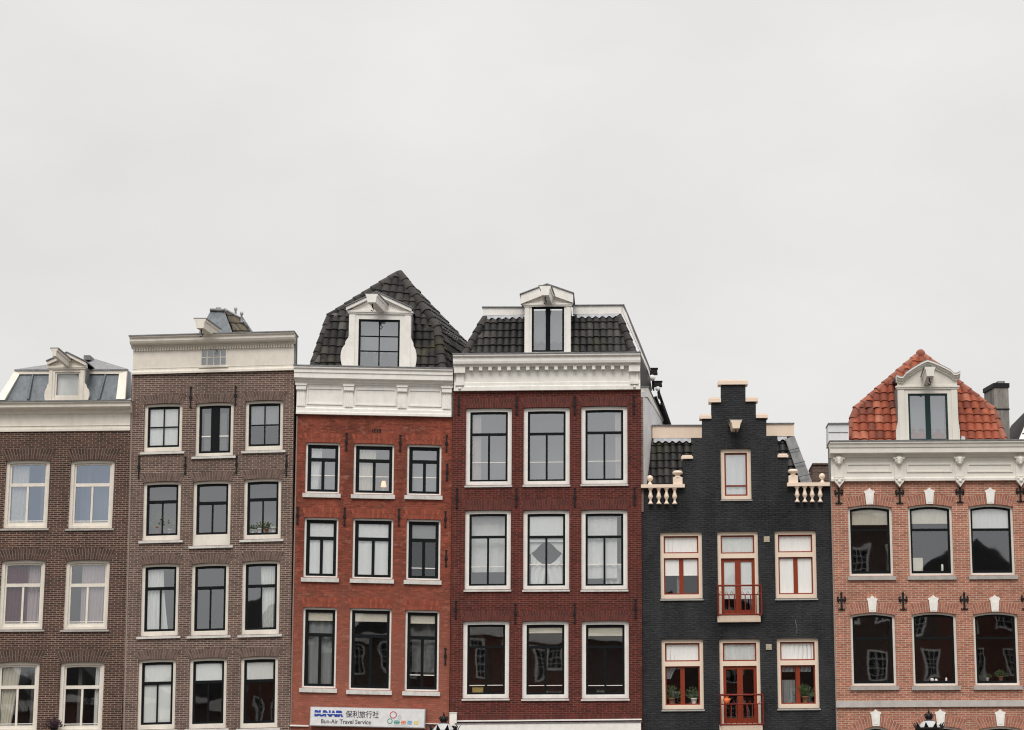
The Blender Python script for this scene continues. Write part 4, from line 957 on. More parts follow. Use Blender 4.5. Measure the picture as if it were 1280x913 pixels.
# fascia over the shop front
x0, x1 = H.X(570, 900, -.1), H.X(802, 900, -.1)
H.put('string_course', MB().box(x0, x1, -.06, 0, H.Z(680, 901.5), H.Z(680, 899.8)), 'white')
sf = H.put('shop_fascia', MB().box(x0 - .02, x1 - .02, -.32, 0, H.Z(680, 945, -.3), H.Z(680, 904.5, -.3)), 'white'); H.put('lead_capping', MB().box(x0 - .02, x1 + .01, -.34, 0, H.Z(680, 904.5, -.3) + .001, H.Z(680, 903.2, -.3)), 'lead', sf)
mb = MB(); n = 66; 
for k in range(n):
    x = x0 + (x1 - x0) * (k + .5) / n; mb.box(x - .028, x + .028, -.008, 0, H.Z(680, 899.6), H.Z(680, 893.5))
H.put('brick_course', mb, 'a4')

# ================================================================== HOUSE 5: black stepped gable
H = House('canal_house', 803, -.008, .009, .03, 'narrow black-painted house with peach-trimmed stepped gable, red window frames and two red balconies')
h5 = H
def G(px, py): return H.L(px, py)
xL, xR = H.X(803.2, 905) + .004, H.X(1045.5, 905)
out5 = [(xL, 0), (xR, 0), (H.X(1040, 620) - .0, G(1037, 606.5)[1]), (H.X(984.3, 606), G(984, 606.5)[1]), G(984.3, 571.5), G(971.8, 571.5), G(971.8, 545), G(958, 545), G(958, 524), G(944.9, 524), G(944.9, 503), G(931.9, 503),
        G(931.9, 479), G(901.3, 479), G(901.3, 503), G(889.3, 503), G(889.3, 524), G(877.7, 524), G(877.7, 547.5), G(866.3, 547.5), G(866.3, 573.5), G(854, 573.5), G(854, 609), (xL, G(803, 609)[1])]
W = []
W.append(window(H, 920, 561, 624.5, 38, tf=.115, ts=.045, tb=.12, tsb=.05, fm='peach', sm='red', gm='gsky', kind='H', tr=.72, trt=.04, sill=('sillgrey', .02, .05, .04)))
for r, row in enumerate([[(851.7, 665.3, 748.5, 52.3), (922.7, 664.5, 770.5, 51), (994.8, 663.6, 748, 51.8)], [(853.3, 799.2, 886.8, 52.3), (925.3, 799, 906, 51), (997.7, 797.8, 885.5, 52.2)]]):
    for c, (cx, yt, yb, wp) in enumerate(row):
        if c == 1:
            W.append(window(H, cx, yt, yb, wp, tf=.105, ts=.04, tb=.04, tsb=.04, fm='peach', sm='red', gm='glow', kind='T', tr=(.285, .285)[r], trt=.14, mu=.17, trf=True, nm='balcony_door'))
        else:
            W.append(window(H, cx, yt, yb, wp, tf=.105, ts=.04, tb=.13, tsb=.04, fm='peach', sm='red', gm='glow', kind='T', tr=.35, trt=.14, mu=.13, trf=True, sashd=.085, sill=('sillgrey', .02, .06, .05)))
holes = [q['hole'] for q in W]
for cx in (855, 925, 1000): holes.append(window(H, cx, 945, 1012, 50, tf=.1, ts=.05, fm='peach', sm='red', gm='glow')['hole'])
wall(H, out5, holes, 'b5', depth=.34)
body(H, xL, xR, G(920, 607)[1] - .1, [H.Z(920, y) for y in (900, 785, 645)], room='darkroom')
a = W[0]; curtain(H, a['o'], pc(a, .0), pc(a, 1), a['za'], a['zc'], 'fwhite', folds=3, amp=.015, y=.2)
for i in (1, 2, 3, 4, 5, 6): a = W[i]; curtain(H, a['o'], a['xa'] - .02, a['xb'] + .02, a['ztr'], a['zc'] + .02, 'fwhite', folds=8, amp=.005, y=.2, name='blind')
a = W[1]; blind(H, a['o'], a['xa'], a['xb'], a['zb'] + .72, a['ztr'], 'fwhite'); curtain(H, a['o'], pc(a, .36), pc(a, .47), a['za'], a['zb'] + .7, 'fgrey', y=.3, folds=2)
a = W[2]; blind(H, a['o'], a['xa'], a['xb'], a['zb'] + .55, a['ztr'], 'fwhite')
a = W[3]; blind(H, a['o'], a['xa'], a['xb'], a['za'] - .02, a['ztr'], 'fwhite')
a = W[4]; curtain(H, a['o'], pc(a, 0), pc(a, .35), a['zb'] + .9, a['ztr'], 'fgrey', folds=3, taper=.6); plant(H, pc(a, .15), .25, a['za'], 1.2, 'small plant in the left half of the lowest left window of the black house'); plant(H, pc(a, .85), .25, a['za'], 1.1, 'pale potted plant at the right end of the lowest left window of the black house', pot='potwhite')
a = W[6]; plant(H, pc(a, .72), .25, a['za'], 1.25, 'bright green bushy plant in the lowest right window of the black house'); curtain(H, a['o'], pc(a, .0), pc(a, .42), a['za'], a['zb'] + .85, 'fgrey', folds=4, y=.35)
for s_ in (.02, .52): a = W[6]; curtain(H, a['o'], pc(a, s_), pc(a, s_ + .4), a['ztr'] - .26, a['ztr'] - .05, 'fgrey', folds=3, y=.24, swag=.05, name='valance')
# red door leaves: inner stiles
for i in (2, 5):
    a = W[i]; mb = MB()
    for x in (a['xa'] - .002, a['xb'] - .05): mb.box(x, x + .052, a['y'] - .045, a['y'] - .005, a['za'], a['ztr'] - .11)
    mb.box(a['xa'] + .051, a['xb'] - .051, a['y'] - .044, a['y'] - .006, a['za'] - .001, a['za'] + .12); mb.box(a['xa'] + .051, a['xb'] - .051, a['y'] - .044, a['y'] - .006, a['ztr'] - .17, a['ztr'] - .112)
    H.put('door_leaf', mb, 'red', a['o'])
    # foot board
    z = a['zb']; H.put('door_sill', MB().box(a['x'] - a['w'] / 2 - .03, a['x'] + a['w'] / 2 + .03, -.09, .05, z - .14, z - .001).box(a['x'] - a['w'] / 2 - .03, a['x'] + a['w'] / 2 + .03, -.1, 0, z - .18, z - .142), 'peach', a['o'])
for k, (px0, px1, y0, y1) in enumerate(((897.5, 951.5, 732.5, 768.5), (900.5, 953.5, 869, 906))):
    x0, zt = H.L(px0, y0, -.3); x1 = H.X(px1, y0, -.3); zb = H.Z(925, y1, -.3); yf = -.32
    mb = MB()
    for z, r_ in ((zt, .028), (zt - .27, .016), (zb, .028), (zt - .12, .014)):
        if z == zt - .12: continue
        mb.tube([(x0, 0, z), (x0, yf, z), (x1, yf, z), (x1, 0, z)], r_, 8)
    n = 8
    for i in range(n + 1): x = x0 + (x1 - x0) * i / n; mb.tube([(x, yf, zb), (x, yf, zt if i in (0, n) else zt - .27)], .024 if i in (0, n) else .015, 6)
    for i in range(1, 4): y = yf + .0 - yf * i / 4; mb.tube([(x0, y, zb), (x0, y, zt)], .01, 6); mb.tube([(x1, y, zb), (x1, y, zt)], .01, 6)
    for i in range(n): 
        x = x0 + (x1 - x0) * (i + .5) / n; mb.tube([(x - .05, yf, zt - .27), (x, yf, zt - .17), (x + .05, yf, zt - .27)], .008, 5)
    H.put('balcony', mb, 'rail')
# coping stones of the steps
def stone(p0, p1, y0, y1, nm='coping_stone'):
    x0, x1 = H.X(p0, (y0 + y1) / 2, -.06), H.X(p1, (y0 + y1) / 2, -.06); z1, z0 = H.Z((p0 + p1) / 2, y0, -.06), H.Z((p0 + p1) / 2, y1, -.06)
    mb = MB().box(x0, x1, -.07, .40, z0, z1 - .04); mb.box(x0 + .03, x1 - .03, -.04, .37, z1 - .039, z1); H.put(nm, mb, 'peach')
for s_ in ((897.5, 934.8, 475, 480.8), (886, 901.2, 496.8, 503), (932, 947.6, 496.3, 502), (874.6, 889.2, 518, 523.5), (945.1, 960, 517, 522.6), (851.6, 866.2, 569, 573.6), (972, 985.4, 567, 571.8)): stone(*s_)
# balustrades at the shoulders
mb_prof = [(.035, 0), (.075, .0), (.075, .03), (.05, .05), (.03, .10), (.035, .13), (.07, .19), (.075, .22), (.05, .30), (.035, .36), (.05, .39), (.05, .41), (.075, .42), (.075, .46)]
for (p0, p1, y0, y1, bal, by0, by1, urn, ball) in ((801.2, 855.8, 605.8, 610, (813, 823.4, 833, 843.2), 611, 630.4, 847.2, 812.4), (983.8, 1037, 603.6, 608, (996.2, 1005.8, 1015, 1025), 608.8, 628, 991.6, 1028.2)):
    x0, x1 = H.X(p0, y0, -.12), H.X(p1, y0, -.12); pm = (p0 + p1) / 2; z1, z0 = H.Z(pm, y0, -.12), H.Z(pm, y1, -.12)
    bl = H.put('balustrade', MB().box(x0, x1, -.18, .36, z0, z1), 'peach')
    for b_ in bal:
        x = H.X(b_, by0, -.1); zb = H.Z(b_, by1, -.1); sc_ = (z0 - zb) / .46
        H.put('baluster', MB().lathe([(r_, z_ * sc_) for r_, z_ in mb_prof], (x, -.09, zb), 12), 'peach', bl)
    x = H.X(urn, 600, -.1); m_ = MB().box(x - .14, x + .14, -.12, .14, z1, z1 + .22); m_.lathe([(.14, .22), (.07, .26), (.08, .30), (.15, .33), (.16, .37), (.12, .42), (.02, .43)], (x, 0, z1), 14); H.put('urn_finial', m_, 'peach', bl)
    x = H.X(ball, 600, -.1); H.put('ball_finial', MB().lathe([(.09, 0), (.05, .06), (.03, .1), (.04, .12), (.08, .15), (.1, .2), (.08, .26), (.02, .3)], (x, 0, z1), 14), 'peach', bl)
beam(H, (920.2, 530.5), (917.8, 536), .75, .27, .24, 'peach', y1=.05, taper=.75)
# square vents and a cable
for px, py in ((958.3, 674.3), (960.9, 809)): x, z = H.L(px, py); H.put('vent', MB().box(x - .085, x + .085, -.03, 0, z - .085, z + .085).box(x - .05, x + .05, -.038, -.031, z - .05, z + .05), 'beige')
mb = MB().tube([H.W(994, 775, -.02), H.W(995.5, 782, -.02), H.W(996.2, 788, -.02), H.W(995.5, 792, -.02)], .014, 6); H.put('loose_cable', mb, 'room', warp=False)
# roof behind the gable
BL, BR, TR, TL = H.W(804, 625, .55), H.W(1008, 622, .55), H.W(984, 545, 1.35), H.W(812, 548, 1.35)
und = MB(); und.add([BL + Vector((0, .06, 0)), BR + Vector((0, .06, 0)), TR + Vector((0, .06, 0)), TL + Vector((0, .06, 0)), BL + Vector((0, 6, 0)), BR + Vector((0, 6, 0)), TR + Vector((0, 5, 0)), TL + Vector((0, 5, 0))],
    [(0, 1, 2, 3), (1, 5, 6, 2), (4, 0, 3, 7), (3, 2, 6, 7), (5, 4, 7, 6)]); rf = H.put('roof', und, 'under', warp=False)
tiles(H, [BL, BR, TR, TL], 'tblack', .21, .27, parent=rf)
for p0, p1, y0, y1 in ((815.5, 880, 532, 547.8), (955, 992.6, 529.6, 545.5)):
    m_ = MB().poly3([H.W(p0, y1, 1.2), H.W(p1, y1 - .2, 1.2), H.W(p1, y0, 1.2), H.W(p0, y0 + .2, 1.2)], .5); o = H.put('roof_fascia', m_, 'peach', rf, warp=False)
    m_ = MB().poly3([H.W(p0 - .5, y0 + .2, 1.15), H.W(p1 + .5, y0, 1.15), H.W(p1 + .5, y0 - 1.1, 1.15), H.W(p0 - .5, y0 - .9, 1.15)], .6); H.put('lead_capping', m_, 'lead', o, warp=False)
for p0, p1, yy in ((817, 864, 549.5), (972, 984, 547.5)):
    a_, b_ = H.W(p0, yy + 1, 1.12), H.W(p1, yy + 1, 1.12); n = 36; V = []
    for i in range(n + 1):
        t = i / n; p = a_ + (b_ - a_) * t; V += [p + Vector((0, .1, .09)), p + Vector((0, 0, -.05 - .03 * math.sin((p - a_).length / .21 * 6.283)))]
    H.put('lead_flashing', MB().add(V, [(2 * i + 1, 2 * i + 3, 2 * i + 2, 2 * i) for i in range(n)]), 'leadlight', rf, warp=False)
m_ = MB().poly3([H.W(981.5, 549, 1.1), H.W(993, 545, 1.1), H.W(1019, 612, .45), H.W(1004, 612, .45)], .15); z5 = H.put('roof_hip', m_, 'lead', rf, warp=False)
m_ = MB(); 
for a_, b_ in (((986, 563), (999, 560)), ((992, 580), (1006, 577)), ((998, 596), (1012, 593))): m_.tube([H.W(*a_, .85 - (a_[1] - 563) * .012), H.W(*b_, .85 - (a_[1] - 563) * .012)], .018, 5)
H.put('standing_seam', m_, 'zinc', z5, warp=False)

# ================================================================== HOUSE 6: salmon brick, red tiles
H = House('canal_house', 1046, -.009, .006, -.05, 'salmon brick house with orange tiled roof, keystones over arched windows and cross-shaped iron anchors')
h6 = H
xL, xR = H.X(1046, 905), H.X(1294, 905)
W = []
for r, row in enumerate([[(1088.3, 631.6, 720, 55.3), (1163.5, 630.8, 719.6, 55.5), (1239.7, 630.6, 719, 56)], [(1091.8, 766.2, 857.4, 56), (1168.5, 765.5, 857.4, 56), (1245.5, 765.4, 857, 56)]]):
    for c, (cx, yt, yb, wp) in enumerate(row):
        W.append(window(H, cx, yt, yb, wp, tf=.07, ts=.06, tb=.07, tsb=.08, rise=.075, fm='stonewhite', sm='black', gm='gwav' if (r, c) != (1, 2) else 'glow', kind='H', tr=.35, trt=.07, sill=('sillgrey', .06, .13, .07)))
holes = [q['hole'] for q in W]
for cx in (1096, 1177, 1252):
    q = window(H, cx, 908.5, 985, 54, tf=.07, ts=.06, rise=.3 if cx == 1096 else .08, fm='stonewhite', gm='glow', kind='H'); holes.append(q['hole']); W.append(q)
zE = H.Z(1165, 600)
wall(H, [(xL, 0), (xR, 0), (xR, zE + .02), (xL, zE + .02)], holes, 'b6')
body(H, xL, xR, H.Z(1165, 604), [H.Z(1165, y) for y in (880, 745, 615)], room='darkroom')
for i, q in enumerate(W): arch(H, q, .30 if i != 6 else .32, 'a6', 'm6', .10 if i < 6 else .16, .075 if i != 6 else .3)
for q in W:
    x = q['x']; z0 = q['zt'] - .0; h_ = .46
    mb = MB().prism([(x - .10, z0 + .015), (x + .10, z0 + .015), (x + .135, z0 + h_ - .1), (x + .16, z0 + h_ - .09), (x + .15, z0 + h_ - .04), (x + .07, z0 + h_ - .02), (x, z0 + h_ + .05), (x - .07, z0 + h_ - .02), (x - .15, z0 + h_ - .04), (x - .16, z0 + h_ - .09), (x - .135, z0 + h_ - .1)], -.05, 0)
    mb.prism([(x - .06, z0 + .06), (x + .06, z0 + .06), (x + .08, z0 + h_ - .16), (x - .08, z0 + h_ - .16)], -.06, -.05)
    H.put('keystone', mb, 'white')
for i, f, m_ in ((0, .70, 'fcream'), (1, .66, 'fcream'), (2, 1.0, 'fwhite')):
    a = W[i]; curtain(H, a['o'], a['xa'] - .02, a['xb'] + .02, a['ztr'] + (1 - f) * .55, a['zc'] + .05, m_, folds=8, amp=.006, y=.2, name='blind')
a = W[1]
def loose(name, mb, mat, loc, lab, cat): o = link(name, mb.v, mb.f, mb.sm, M[mat], None); o.location = loc; return tag(o, lab, cat)
loose('picture_board', MB().box(-.17, .17, 0, .03, 0, .42).box(-.14, .14, -.008, -.001, .03, .39), 'fcream', H.world(pc(a, .12), .2, a['za'] - .02), 'cream board leaning inside the upper middle window of the salmon house', 'board')
loose('paper_roll', MB().lathe([(.03, 0), (.035, .02), (.035, .2), (.028, .22)], (0, 0, 0), 10), 'potwhite', H.world(pc(a, .82), .2, a['za'] - .02), 'small white upright roll behind the right side of the upper middle salmon window', 'roll')
a = W[4]; loose('ornament', MB().ball((0, 0, .06), .06).ball((.12, 0, .05), .05).lathe([(.03, 0), (.035, .1), (.02, .13)], (.42, 0, 0), 8), 'potwhite', H.world(pc(a, .42), .2, a['za'] - .03), 'row of small white ornaments inside the lower middle window of the salmon house', 'ornament')
a = W[5]; plant(H, pc(a, .62), .22, a['za'], .75, 'dim plant at the centre of the lower right window of the salmon house'); plant(H, pc(a, .25), .22, a['za'], .5, 'tiny plant left of centre in the lower right window of the salmon house', pot='potwhite')
# iron crosses
for (px, y0, y1) in ((1048, 607, 631), (1124, 607, 631), (1199.3, 606.5, 630), (1274.8, 606, 629), (1051.5, 741, 764), (1128.5, 741, 764), (1204.8, 741, 763.5), (1281, 740, 763)):
    x, zt = H.L(px, y0); zb = H.Z(px, y1); l = zt - zb; mb = MB()
    mb.box(x - .028, x + .028, -.05, -.012, zb + .06, zt); zc_ = zt - l * .38
    mb.box(x - .10, x + .10, -.046, -.016, zc_ - .018, zc_ + .022)
    for s_ in (-1, 1):
        mb.tube([(x + s_ * .09, -.03, zc_), (x + s_ * .125, -.03, zc_ + .035), (x + s_ * .11, -.03, zc_ + .08), (x + s_ * .075, -.03, zc_ + .075)], .021, 6)
        mb.tube([(x + s_ * .09, -.03, zc_), (x + s_ * .12, -.03, zc_ - .03), (x + s_ * .10, -.03, zc_ - .07), (x + s_ * .07, -.03, zc_ - .06)], .021, 6)
        mb.tube([(x, -.03, zb + .11), (x + s_ * .04, -.03, zb + .04), (x + s_ * .085, -.03, zb + .035), (x + s_ * .09, -.03, zb + .065)], .019, 6)
    mb.prism([(x - .02, zb + .06), (x + .02, zb + .06), (x, zb)], -.045, -.015); mb.prism([(x - .045, zt - .03), (x + .045, zt - .03), (x, zt + .03)], -.045, -.015)
    mb.box(x - .02, x + .02, -.02, 0, zc_ - .02, zc_ + .02)
    H.put('wall_anchor', mb, 'iron')
x0 = xL - .01
H.put('string_course', MB().box(x0, xR + .01, -.08, 0, H.Z(1165, 884), H.Z(1165, 876)), 'stone')
# cornice
xa_ = H.X(1038.5, 580, -.07); zf = H.Z(1165, 601.2, -.08); zt = H.Z(1165, 551.4, -.42)
cor = cornice(H, H.X(1037.8, 560, -.42), xR + .1, [(.3, zt - .44), (-.10, zt - .44), (-.14, zt - .36), (-.33, zt - .33), (-.33, zt - .19), (-.36, zt - .17), (-.38, zt - .09), (-.42, zt - .05), (-.42, zt), (.3, zt)], 'stonewhite')
fr = H.put('frieze', MB().sweepx([(.3, zf), (-.12, zf), (-.12, zf + .07), (-.09, zf + .1), (-.055, zf + .12), (-.055, zt - .441), (.3, zt - .441)], xa_, xR + .02), 'stonewhite')
BP = (1048, 1123, 1198.6, 1274.3)
for px in BP:
    x = H.X(px, 580); zc_ = H.Z(px, 576, -.15); mb = MB().box(x - .13, x + .13, -.10, -.056, zf + .12, zt - .50)
    mb.ball((x, -.13, zc_ + .02), .135, 10, 1.1)
    mb.box(x - .17, x + .17, -.2, -.056, zt - .50, zt - .445)
    mb.ball((x - .06, -.235, zc_ + .06), .03, 6); mb.ball((x + .06, -.235, zc_ + .06), .03, 6); mb.box(x - .02, x + .02, -.27, -.2, zc_ - .05, zc_ + .04); mb.ball((x, -.23, zc_ - .08), .05, 6)
    H.put('lion_head_bracket', mb, 'stonewhite', cor)
    mb = MB().prism([(x - .15, zf + .1), (x + .15, zf + .1), (x + .13, zf - .03), (x + .05, zf - .12), (x, zf - .2), (x - .05, zf - .12), (x - .13, zf - .03)], -.18, -.001); mb.ball((x, -.17, zf - .02), .06, 8); mb.ball((x - .08, -.17, zf + .05), .04, 6); mb.ball((x + .08, -.17, zf + .05), .04, 6)
    H.put('drop_ornament', mb, 'stonewhite', cor)
for p0, p1 in zip(BP, BP[1:]):
    x0_, x1_ = H.X(p0 + 10, 585), H.X(p1 - 9, 585)
    if p1 > 1280: x1_ = xR - .2
    z0, z1 = H.Z((p0 + p1) / 2, 591), H.Z((p0 + p1) / 2, 580); H.put('panel_moulding', MB().ring([(x0_, z0), (x1_, z0), (x1_, z1), (x0_, z1)], [(x0_ + .05, z0 + .04), (x1_ - .05, z0 + .04), (x1_ - .05, z1 - .04), (x0_ + .05, z1 - .04)], -.085, -.056), 'stonewhite', fr)
H.put('lead_edge', MB().box(xa_ - .05, xa_ - .003, -.04, .25, zf, zt - .1), 'lead')
# roof
BL, BR, KR, KL, AP = H.W(1055, 560, .35), H.W(1258, 560, .35), H.W(1240.6, 513, .95), H.W(1070.5, 512, .95), H.W(1150.5, 443, 1.85)
und = MB(); c_ = Vector(((BL.x + BR.x) / 2, 3, BL.z - 1)); inn = lambda p: p + (c_ - p).normalized() * .06; bk = lambda p: p + Vector((0, 5, 0))
und.add([inn(p) for p in (BL, BR, KR, KL, AP)] + [bk(BL), bk(BR), bk(KR), bk(KL), bk(AP)], [(0, 1, 2, 3), (3, 2, 4), (1, 6, 7, 2), (2, 7, 9, 4), (5, 0, 3, 8), (8, 3, 4, 9), (5, 8, 9, 7, 6)])
rf = H.put('roof', und, 'under', warp=False)
tiles(H, [BL, BR, KR, KL], 'tred', .25, .30, .075, parent=rf); tiles(H, [KL, KR, AP], 'tred', .25, .30, .075, parent=rf)
for pts_ in ([BL, KL, AP], [BR, KR, AP]): H.put('ridge_tiles', hip(pts_, .12, MB(), .34), 'tcapred', rf, warp=False)
H.put('ridge_cap', MB().ball(AP + Vector((0, -.05, .0)), .15, 8), 'tcapred', rf, warp=False)
D, q = dormer(H, (1122, 1196.5, 484.5, 551), (1120.3, 1200), ((1120, 470.5), (1158.5, 452), (1199.5, 466.5)), dict(rect=(1134.8, 1184, 492, 551), ts=.06, mu=.16, mat='green'), 'stonewhite', winkind=(2, 1), swan=True)
beam(H, (1162.8, 464.5), (1158.5, 477), 1.1, .26, .28, 'stonewhite', parent=D)
H.put('blind', MB().box(q[0], q[1], .5, .51, q[2], q[3]), 'fgrey', D)
# parapet box on the left, chimneys
m_ = MB().poly3([H.W(1035.5, 556, .1), H.W(1061, 556, .1), H.W(1061, 530, .1), H.W(1035.5, 530, .1)], .8); o = H.put('parapet', m_, 'plaster', warp=False)
m_ = MB().poly3([H.W(1035, 530, .05), H.W(1062, 529.8, .05), H.W(1062, 528.5, .05), H.W(1035, 528.7, .05)], .9); m_.poly3([H.W(1035.5, 541, .085), H.W(1060, 541, .085), H.W(1060, 540.2, .085), H.W(1035.5, 540.2, .085)], .01); H.put('lead_capping', m_, 'lead', o, warp=False)
m_ = MB().poly3([H.W(1016, 625, 2.5), H.W(1045, 625, 2.5), H.W(1045, 580, 2.5), H.W(1016, 580, 2.5)], 1.5); o = H.put('chimney', m_, 'bold', warp=False)
m_ = MB().poly3([H.W(1015.5, 581, 2.45), H.W(1045, 581, 2.45), H.W(1045, 579, 2.45), H.W(1015.5, 579, 2.45)], 1.6); H.put('chimney_cap', m_, 'bold', o, warp=False)
def cham(px0, px1, y0, y1, ya, yb): 
    return MB().poly3([H.W(px0, y1, ya), H.W(px1, y1, ya), H.W(px1, y0, ya), H.W(px0, y0, ya)], yb - ya)
# grey chimney with a turned left face
ym = 2.2
A0, A1, B0, B1 = H.W(1244, 566, ym), H.W(1263, 566, ym), H.W(1242.5, 483, ym), H.W(1260.5, 483, ym); dL = Vector((-.16, 1.0, 0)); dz = Vector((0, 0, -.0))
m_ = MB().add([A0, A1, B1, B0, A0 + dL, A1 + dL, B1 + dL, B0 + dL], [(0, 1, 2, 3), (1, 5, 6, 2), (5, 4, 7, 6), (4, 0, 3, 7), (3, 2, 6, 7)]); ch = H.put('chimney', m_, 'chim', warp=False)
def band(z0, z1, ex, mat, nm, zz=0):
    a0, a1 = H.W(1242.8 + zz, z0, ym - ex), H.W(1260.8 + zz, z0, ym - ex); h_ = Vector((0, 0, H.W(1242, z1, ym).z - H.W(1242, z0, ym).z)); a0 += Vector((-ex, 0, 0)); a1 += Vector((ex, 0, 0)); d = dL * (1 + 2 * ex)
    m_ = MB().add([a0, a1, a1 + h_, a0 + h_, a0 + d, a1 + d, a1 + d + h_, a0 + d + h_], [(0, 1, 2, 3), (1, 5, 6, 2), (5, 4, 7, 6), (4, 0, 3, 7), (3, 2, 6, 7), (4, 5, 1, 0)]); H.put(nm, m_, mat, ch, warp=False)
band(484.5, 479, .03, 'iron', 'chimney_cap'); band(479, 476.5, -.12, 'chim', 'chimney_pot'); band(512.2, 510.8, .02, 'iron', 'chimney_band', .6)
# small light skylight piece beside the dormer
H.put('roof_light', MB().poly3([H.W(1201, 551, .2), H.W(1207, 551, .2), H.W(1206, 546, .25), H.W(1202, 545, .25)], .1), 'leadlight', rf, warp=False)

# ================================================================== neighbour at the right edge
H = House('canal_house', 1295, -.009, .006, .02, 'house at the far right edge, only the white-edged slope of its dark roof showing')
xL, xR = H.X(1295, 905) + .004, H.X(1295, 905) + 5.4; zE = H.Z(1300, 590)
W = [window(H, cx, yt, yb, 52, fm='white', gm='gmid', sill=('sillgrey', .05, .1, .05)) for cx in (1345, 1450) for yt, yb in ((640, 725), (770, 860), (910, 990))]; zE = H.Z(1300, 565)
wall(H, [(xL, 0), (xR, 0), (xR, zE), (xL, zE)], [q['hole'] for q in W], 'b1'); body(H, xL, xR, zE - .1, [H.Z(1300, y) for y in (880, 745)])
A_, B_, T_, D_ = H.W(1267.5, 566, .5), H.W(1512, 566, .5), H.W(1485, 500, 1.1), H.W(1296, 500, 1.1); bk_ = Vector((0, 5, 0))
und = MB().add([p_ + Vector((0, .07, 0)) for p_ in (A_, B_, T_, D_)] + [A_ + bk_, B_ + bk_, T_ + bk_, D_ + bk_], [(0, 1, 2, 3), (1, 5, 6, 2), (4, 0, 3, 7), (3, 2, 6, 7), (5, 4, 7, 6)]); rf = H.put('roof', und, 'under', warp=False)
tiles(H, [A_, B_, T_, D_], 'tgrey', parent=rf)
m_ = MB().poly3([A_ + Vector((-.03, -.12, 0)), A_ + Vector((.13, -.12, 0)), D_ + Vector((.13, -.12, 0)), D_ + Vector((-.03, -.12, 0))], .14); H.put('verge_board', m_, 'white', rf, warp=False)
H.put('cornice', MB().box(xL, xR, -.25, .3, zE, zE + .18), 'white')

# pale mortar joints where two fronts meet
for HH, pxs, y1_ in ((h2, (154.3, 165.4), 470), (h3, (362.6, 370.6), 520), (h6, (1045.2, 1038), 603)):
    a_, b_ = HH.W(pxs[0], 906, -.012), HH.W(pxs[1], y1_, -.012); a_ += (a_ - b_) * .6; 
    HH.put('party_joint', MB().poly3([a_, a_ + Vector((.035, 0, 0)), b_ + Vector((.035, 0, 0)), b_], .02), 'm1', warp=False)
# ================================================================== small things on the fronts
# shop sign
def text(s_, size, x, z, y, mat, parent, bold=0.0, sx=1.0, nm='lettering', width=None, height=None, skew=0):
    cu = bpy.data.curves.new(nm, 'FONT'); cu.body = s_; cu.size = 1; cu.offset = bold; cu.extrude = .004; cu.resolution_u = 3
    to = bpy.data.objects.new(nm, cu); C.objects.link(to); dg = bpy.context.evaluated_depsgraph_get(); me = bpy.data.meshes.new_from_object(to.evaluated_get(dg))
    bpy.data.objects.remove(to)
    xs = [v.co.x for v in me.vertices]; ys = [v.co.y for v in me.vertices]; ax, bx_, ay, by = min(xs), max(xs), min(ys), max(ys)
    kx = width / (bx_ - ax); ky = height / (by - ay)
    for v in me.vertices: X_, Y_, Z_ = v.co; v.co = (x + (X_ - ax) * kx, y - Z_ * .4, z + (Y_ - ay) * ky + skew * (X_ - ax) * kx)
    me.materials.clear(); me.materials.append(M[mat]); o = bpy.data.objects.new(nm, me); C.objects.link(o); o.parent = parent; return o
ys = -.28
p0, p1 = P(388.3, 884.3, ys), P(530.3, 887.3, ys); q0, q1 = P(388.3, 906.8, ys), P(530.3, 909.3, ys)
sg = bpy.data.objects.new('shop_sign', None); C.objects.link(sg); sg.location = (p0.x, ys, q0.z); sg.rotation_euler = (0, math.atan2(p0.z - p1.z, p1.x - p0.x), 0)
tag(sg, 'white light box sign with blue BUNAIR lettering on the orange-red brick house', 'sign')
sw_, sh_ = p1.x - p0.x, p0.z - q0.z
mm = MB().box(0, sw_, .0, .26, 0, sh_); link('sign_face', mm.v, mm.f, mm.sm, M['signface'], sg)
mm = MB().box(-.015, sw_ + .015, .02, .27, -.02, -.001).box(-.015, sw_ + .015, .02, .27, sh_ + .001, sh_ + .02).box(-.02, -.001, .01, .27, -.02, sh_ + .02).box(sw_ + .001, sw_ + .02, .01, .27, -.02, sh_ + .02); link('sign_frame', mm.v, mm.f, mm.sm, M['greyp'], sg)
kk = sw_ / 142.0                                       # metres per measured unit on the face
def sx(px): return (px - 388.3) * kk
def sz(py): return (907.3 - py) * kk
text('BUNAIR', 1, sx(393), sz(896.3), -.004, 'blue', sg, bold=.07, width=36.5 * kk, height=8 * kk)
mm = MB().box(sx(392), sx(430), -.0075, -.0065, sz(892.85), sz(891.65)); link('letter_stripe', mm.v, mm.f, mm.sm, M['signface'], sg)
text('保利旅行社', 1, sx(432), sz(897.0), -.004, 'ink', sg, bold=.008, width=41.5 * kk, height=9 * kk)
text('Bun-Air Travel Service', 1, sx(401.8), sz(904.6), -.004, 'ink', sg, bold=.01, width=62 * kk, height=5.4 * kk)
def circ(cx, cy, r, t, mat):
    n = 24; o_ = [(sx(cx) + r * kk * math.cos(2 * math.pi * i / n), sz(cy) + r * kk * math.sin(2 * math.pi * i / n)) for i in range(n)]; i_ = [(sx(cx) + (r - t) * kk * math.cos(2 * math.pi * i / n), sz(cy) + (r - t) * kk * math.sin(2 * math.pi * i / n)) for i in range(n)]
    mm = MB().ring(o_, i_, -.006, -.001); link('logo_ring', mm.v, mm.f, mm.sm, M[mat], sg)
circ(491.4, 892.3, 4.4, .9, 'signred'); circ(487.5, 900.0, 3.3, .8, 'teal'); circ(499.5, 895.2, 2.3, .5, 'greyp')
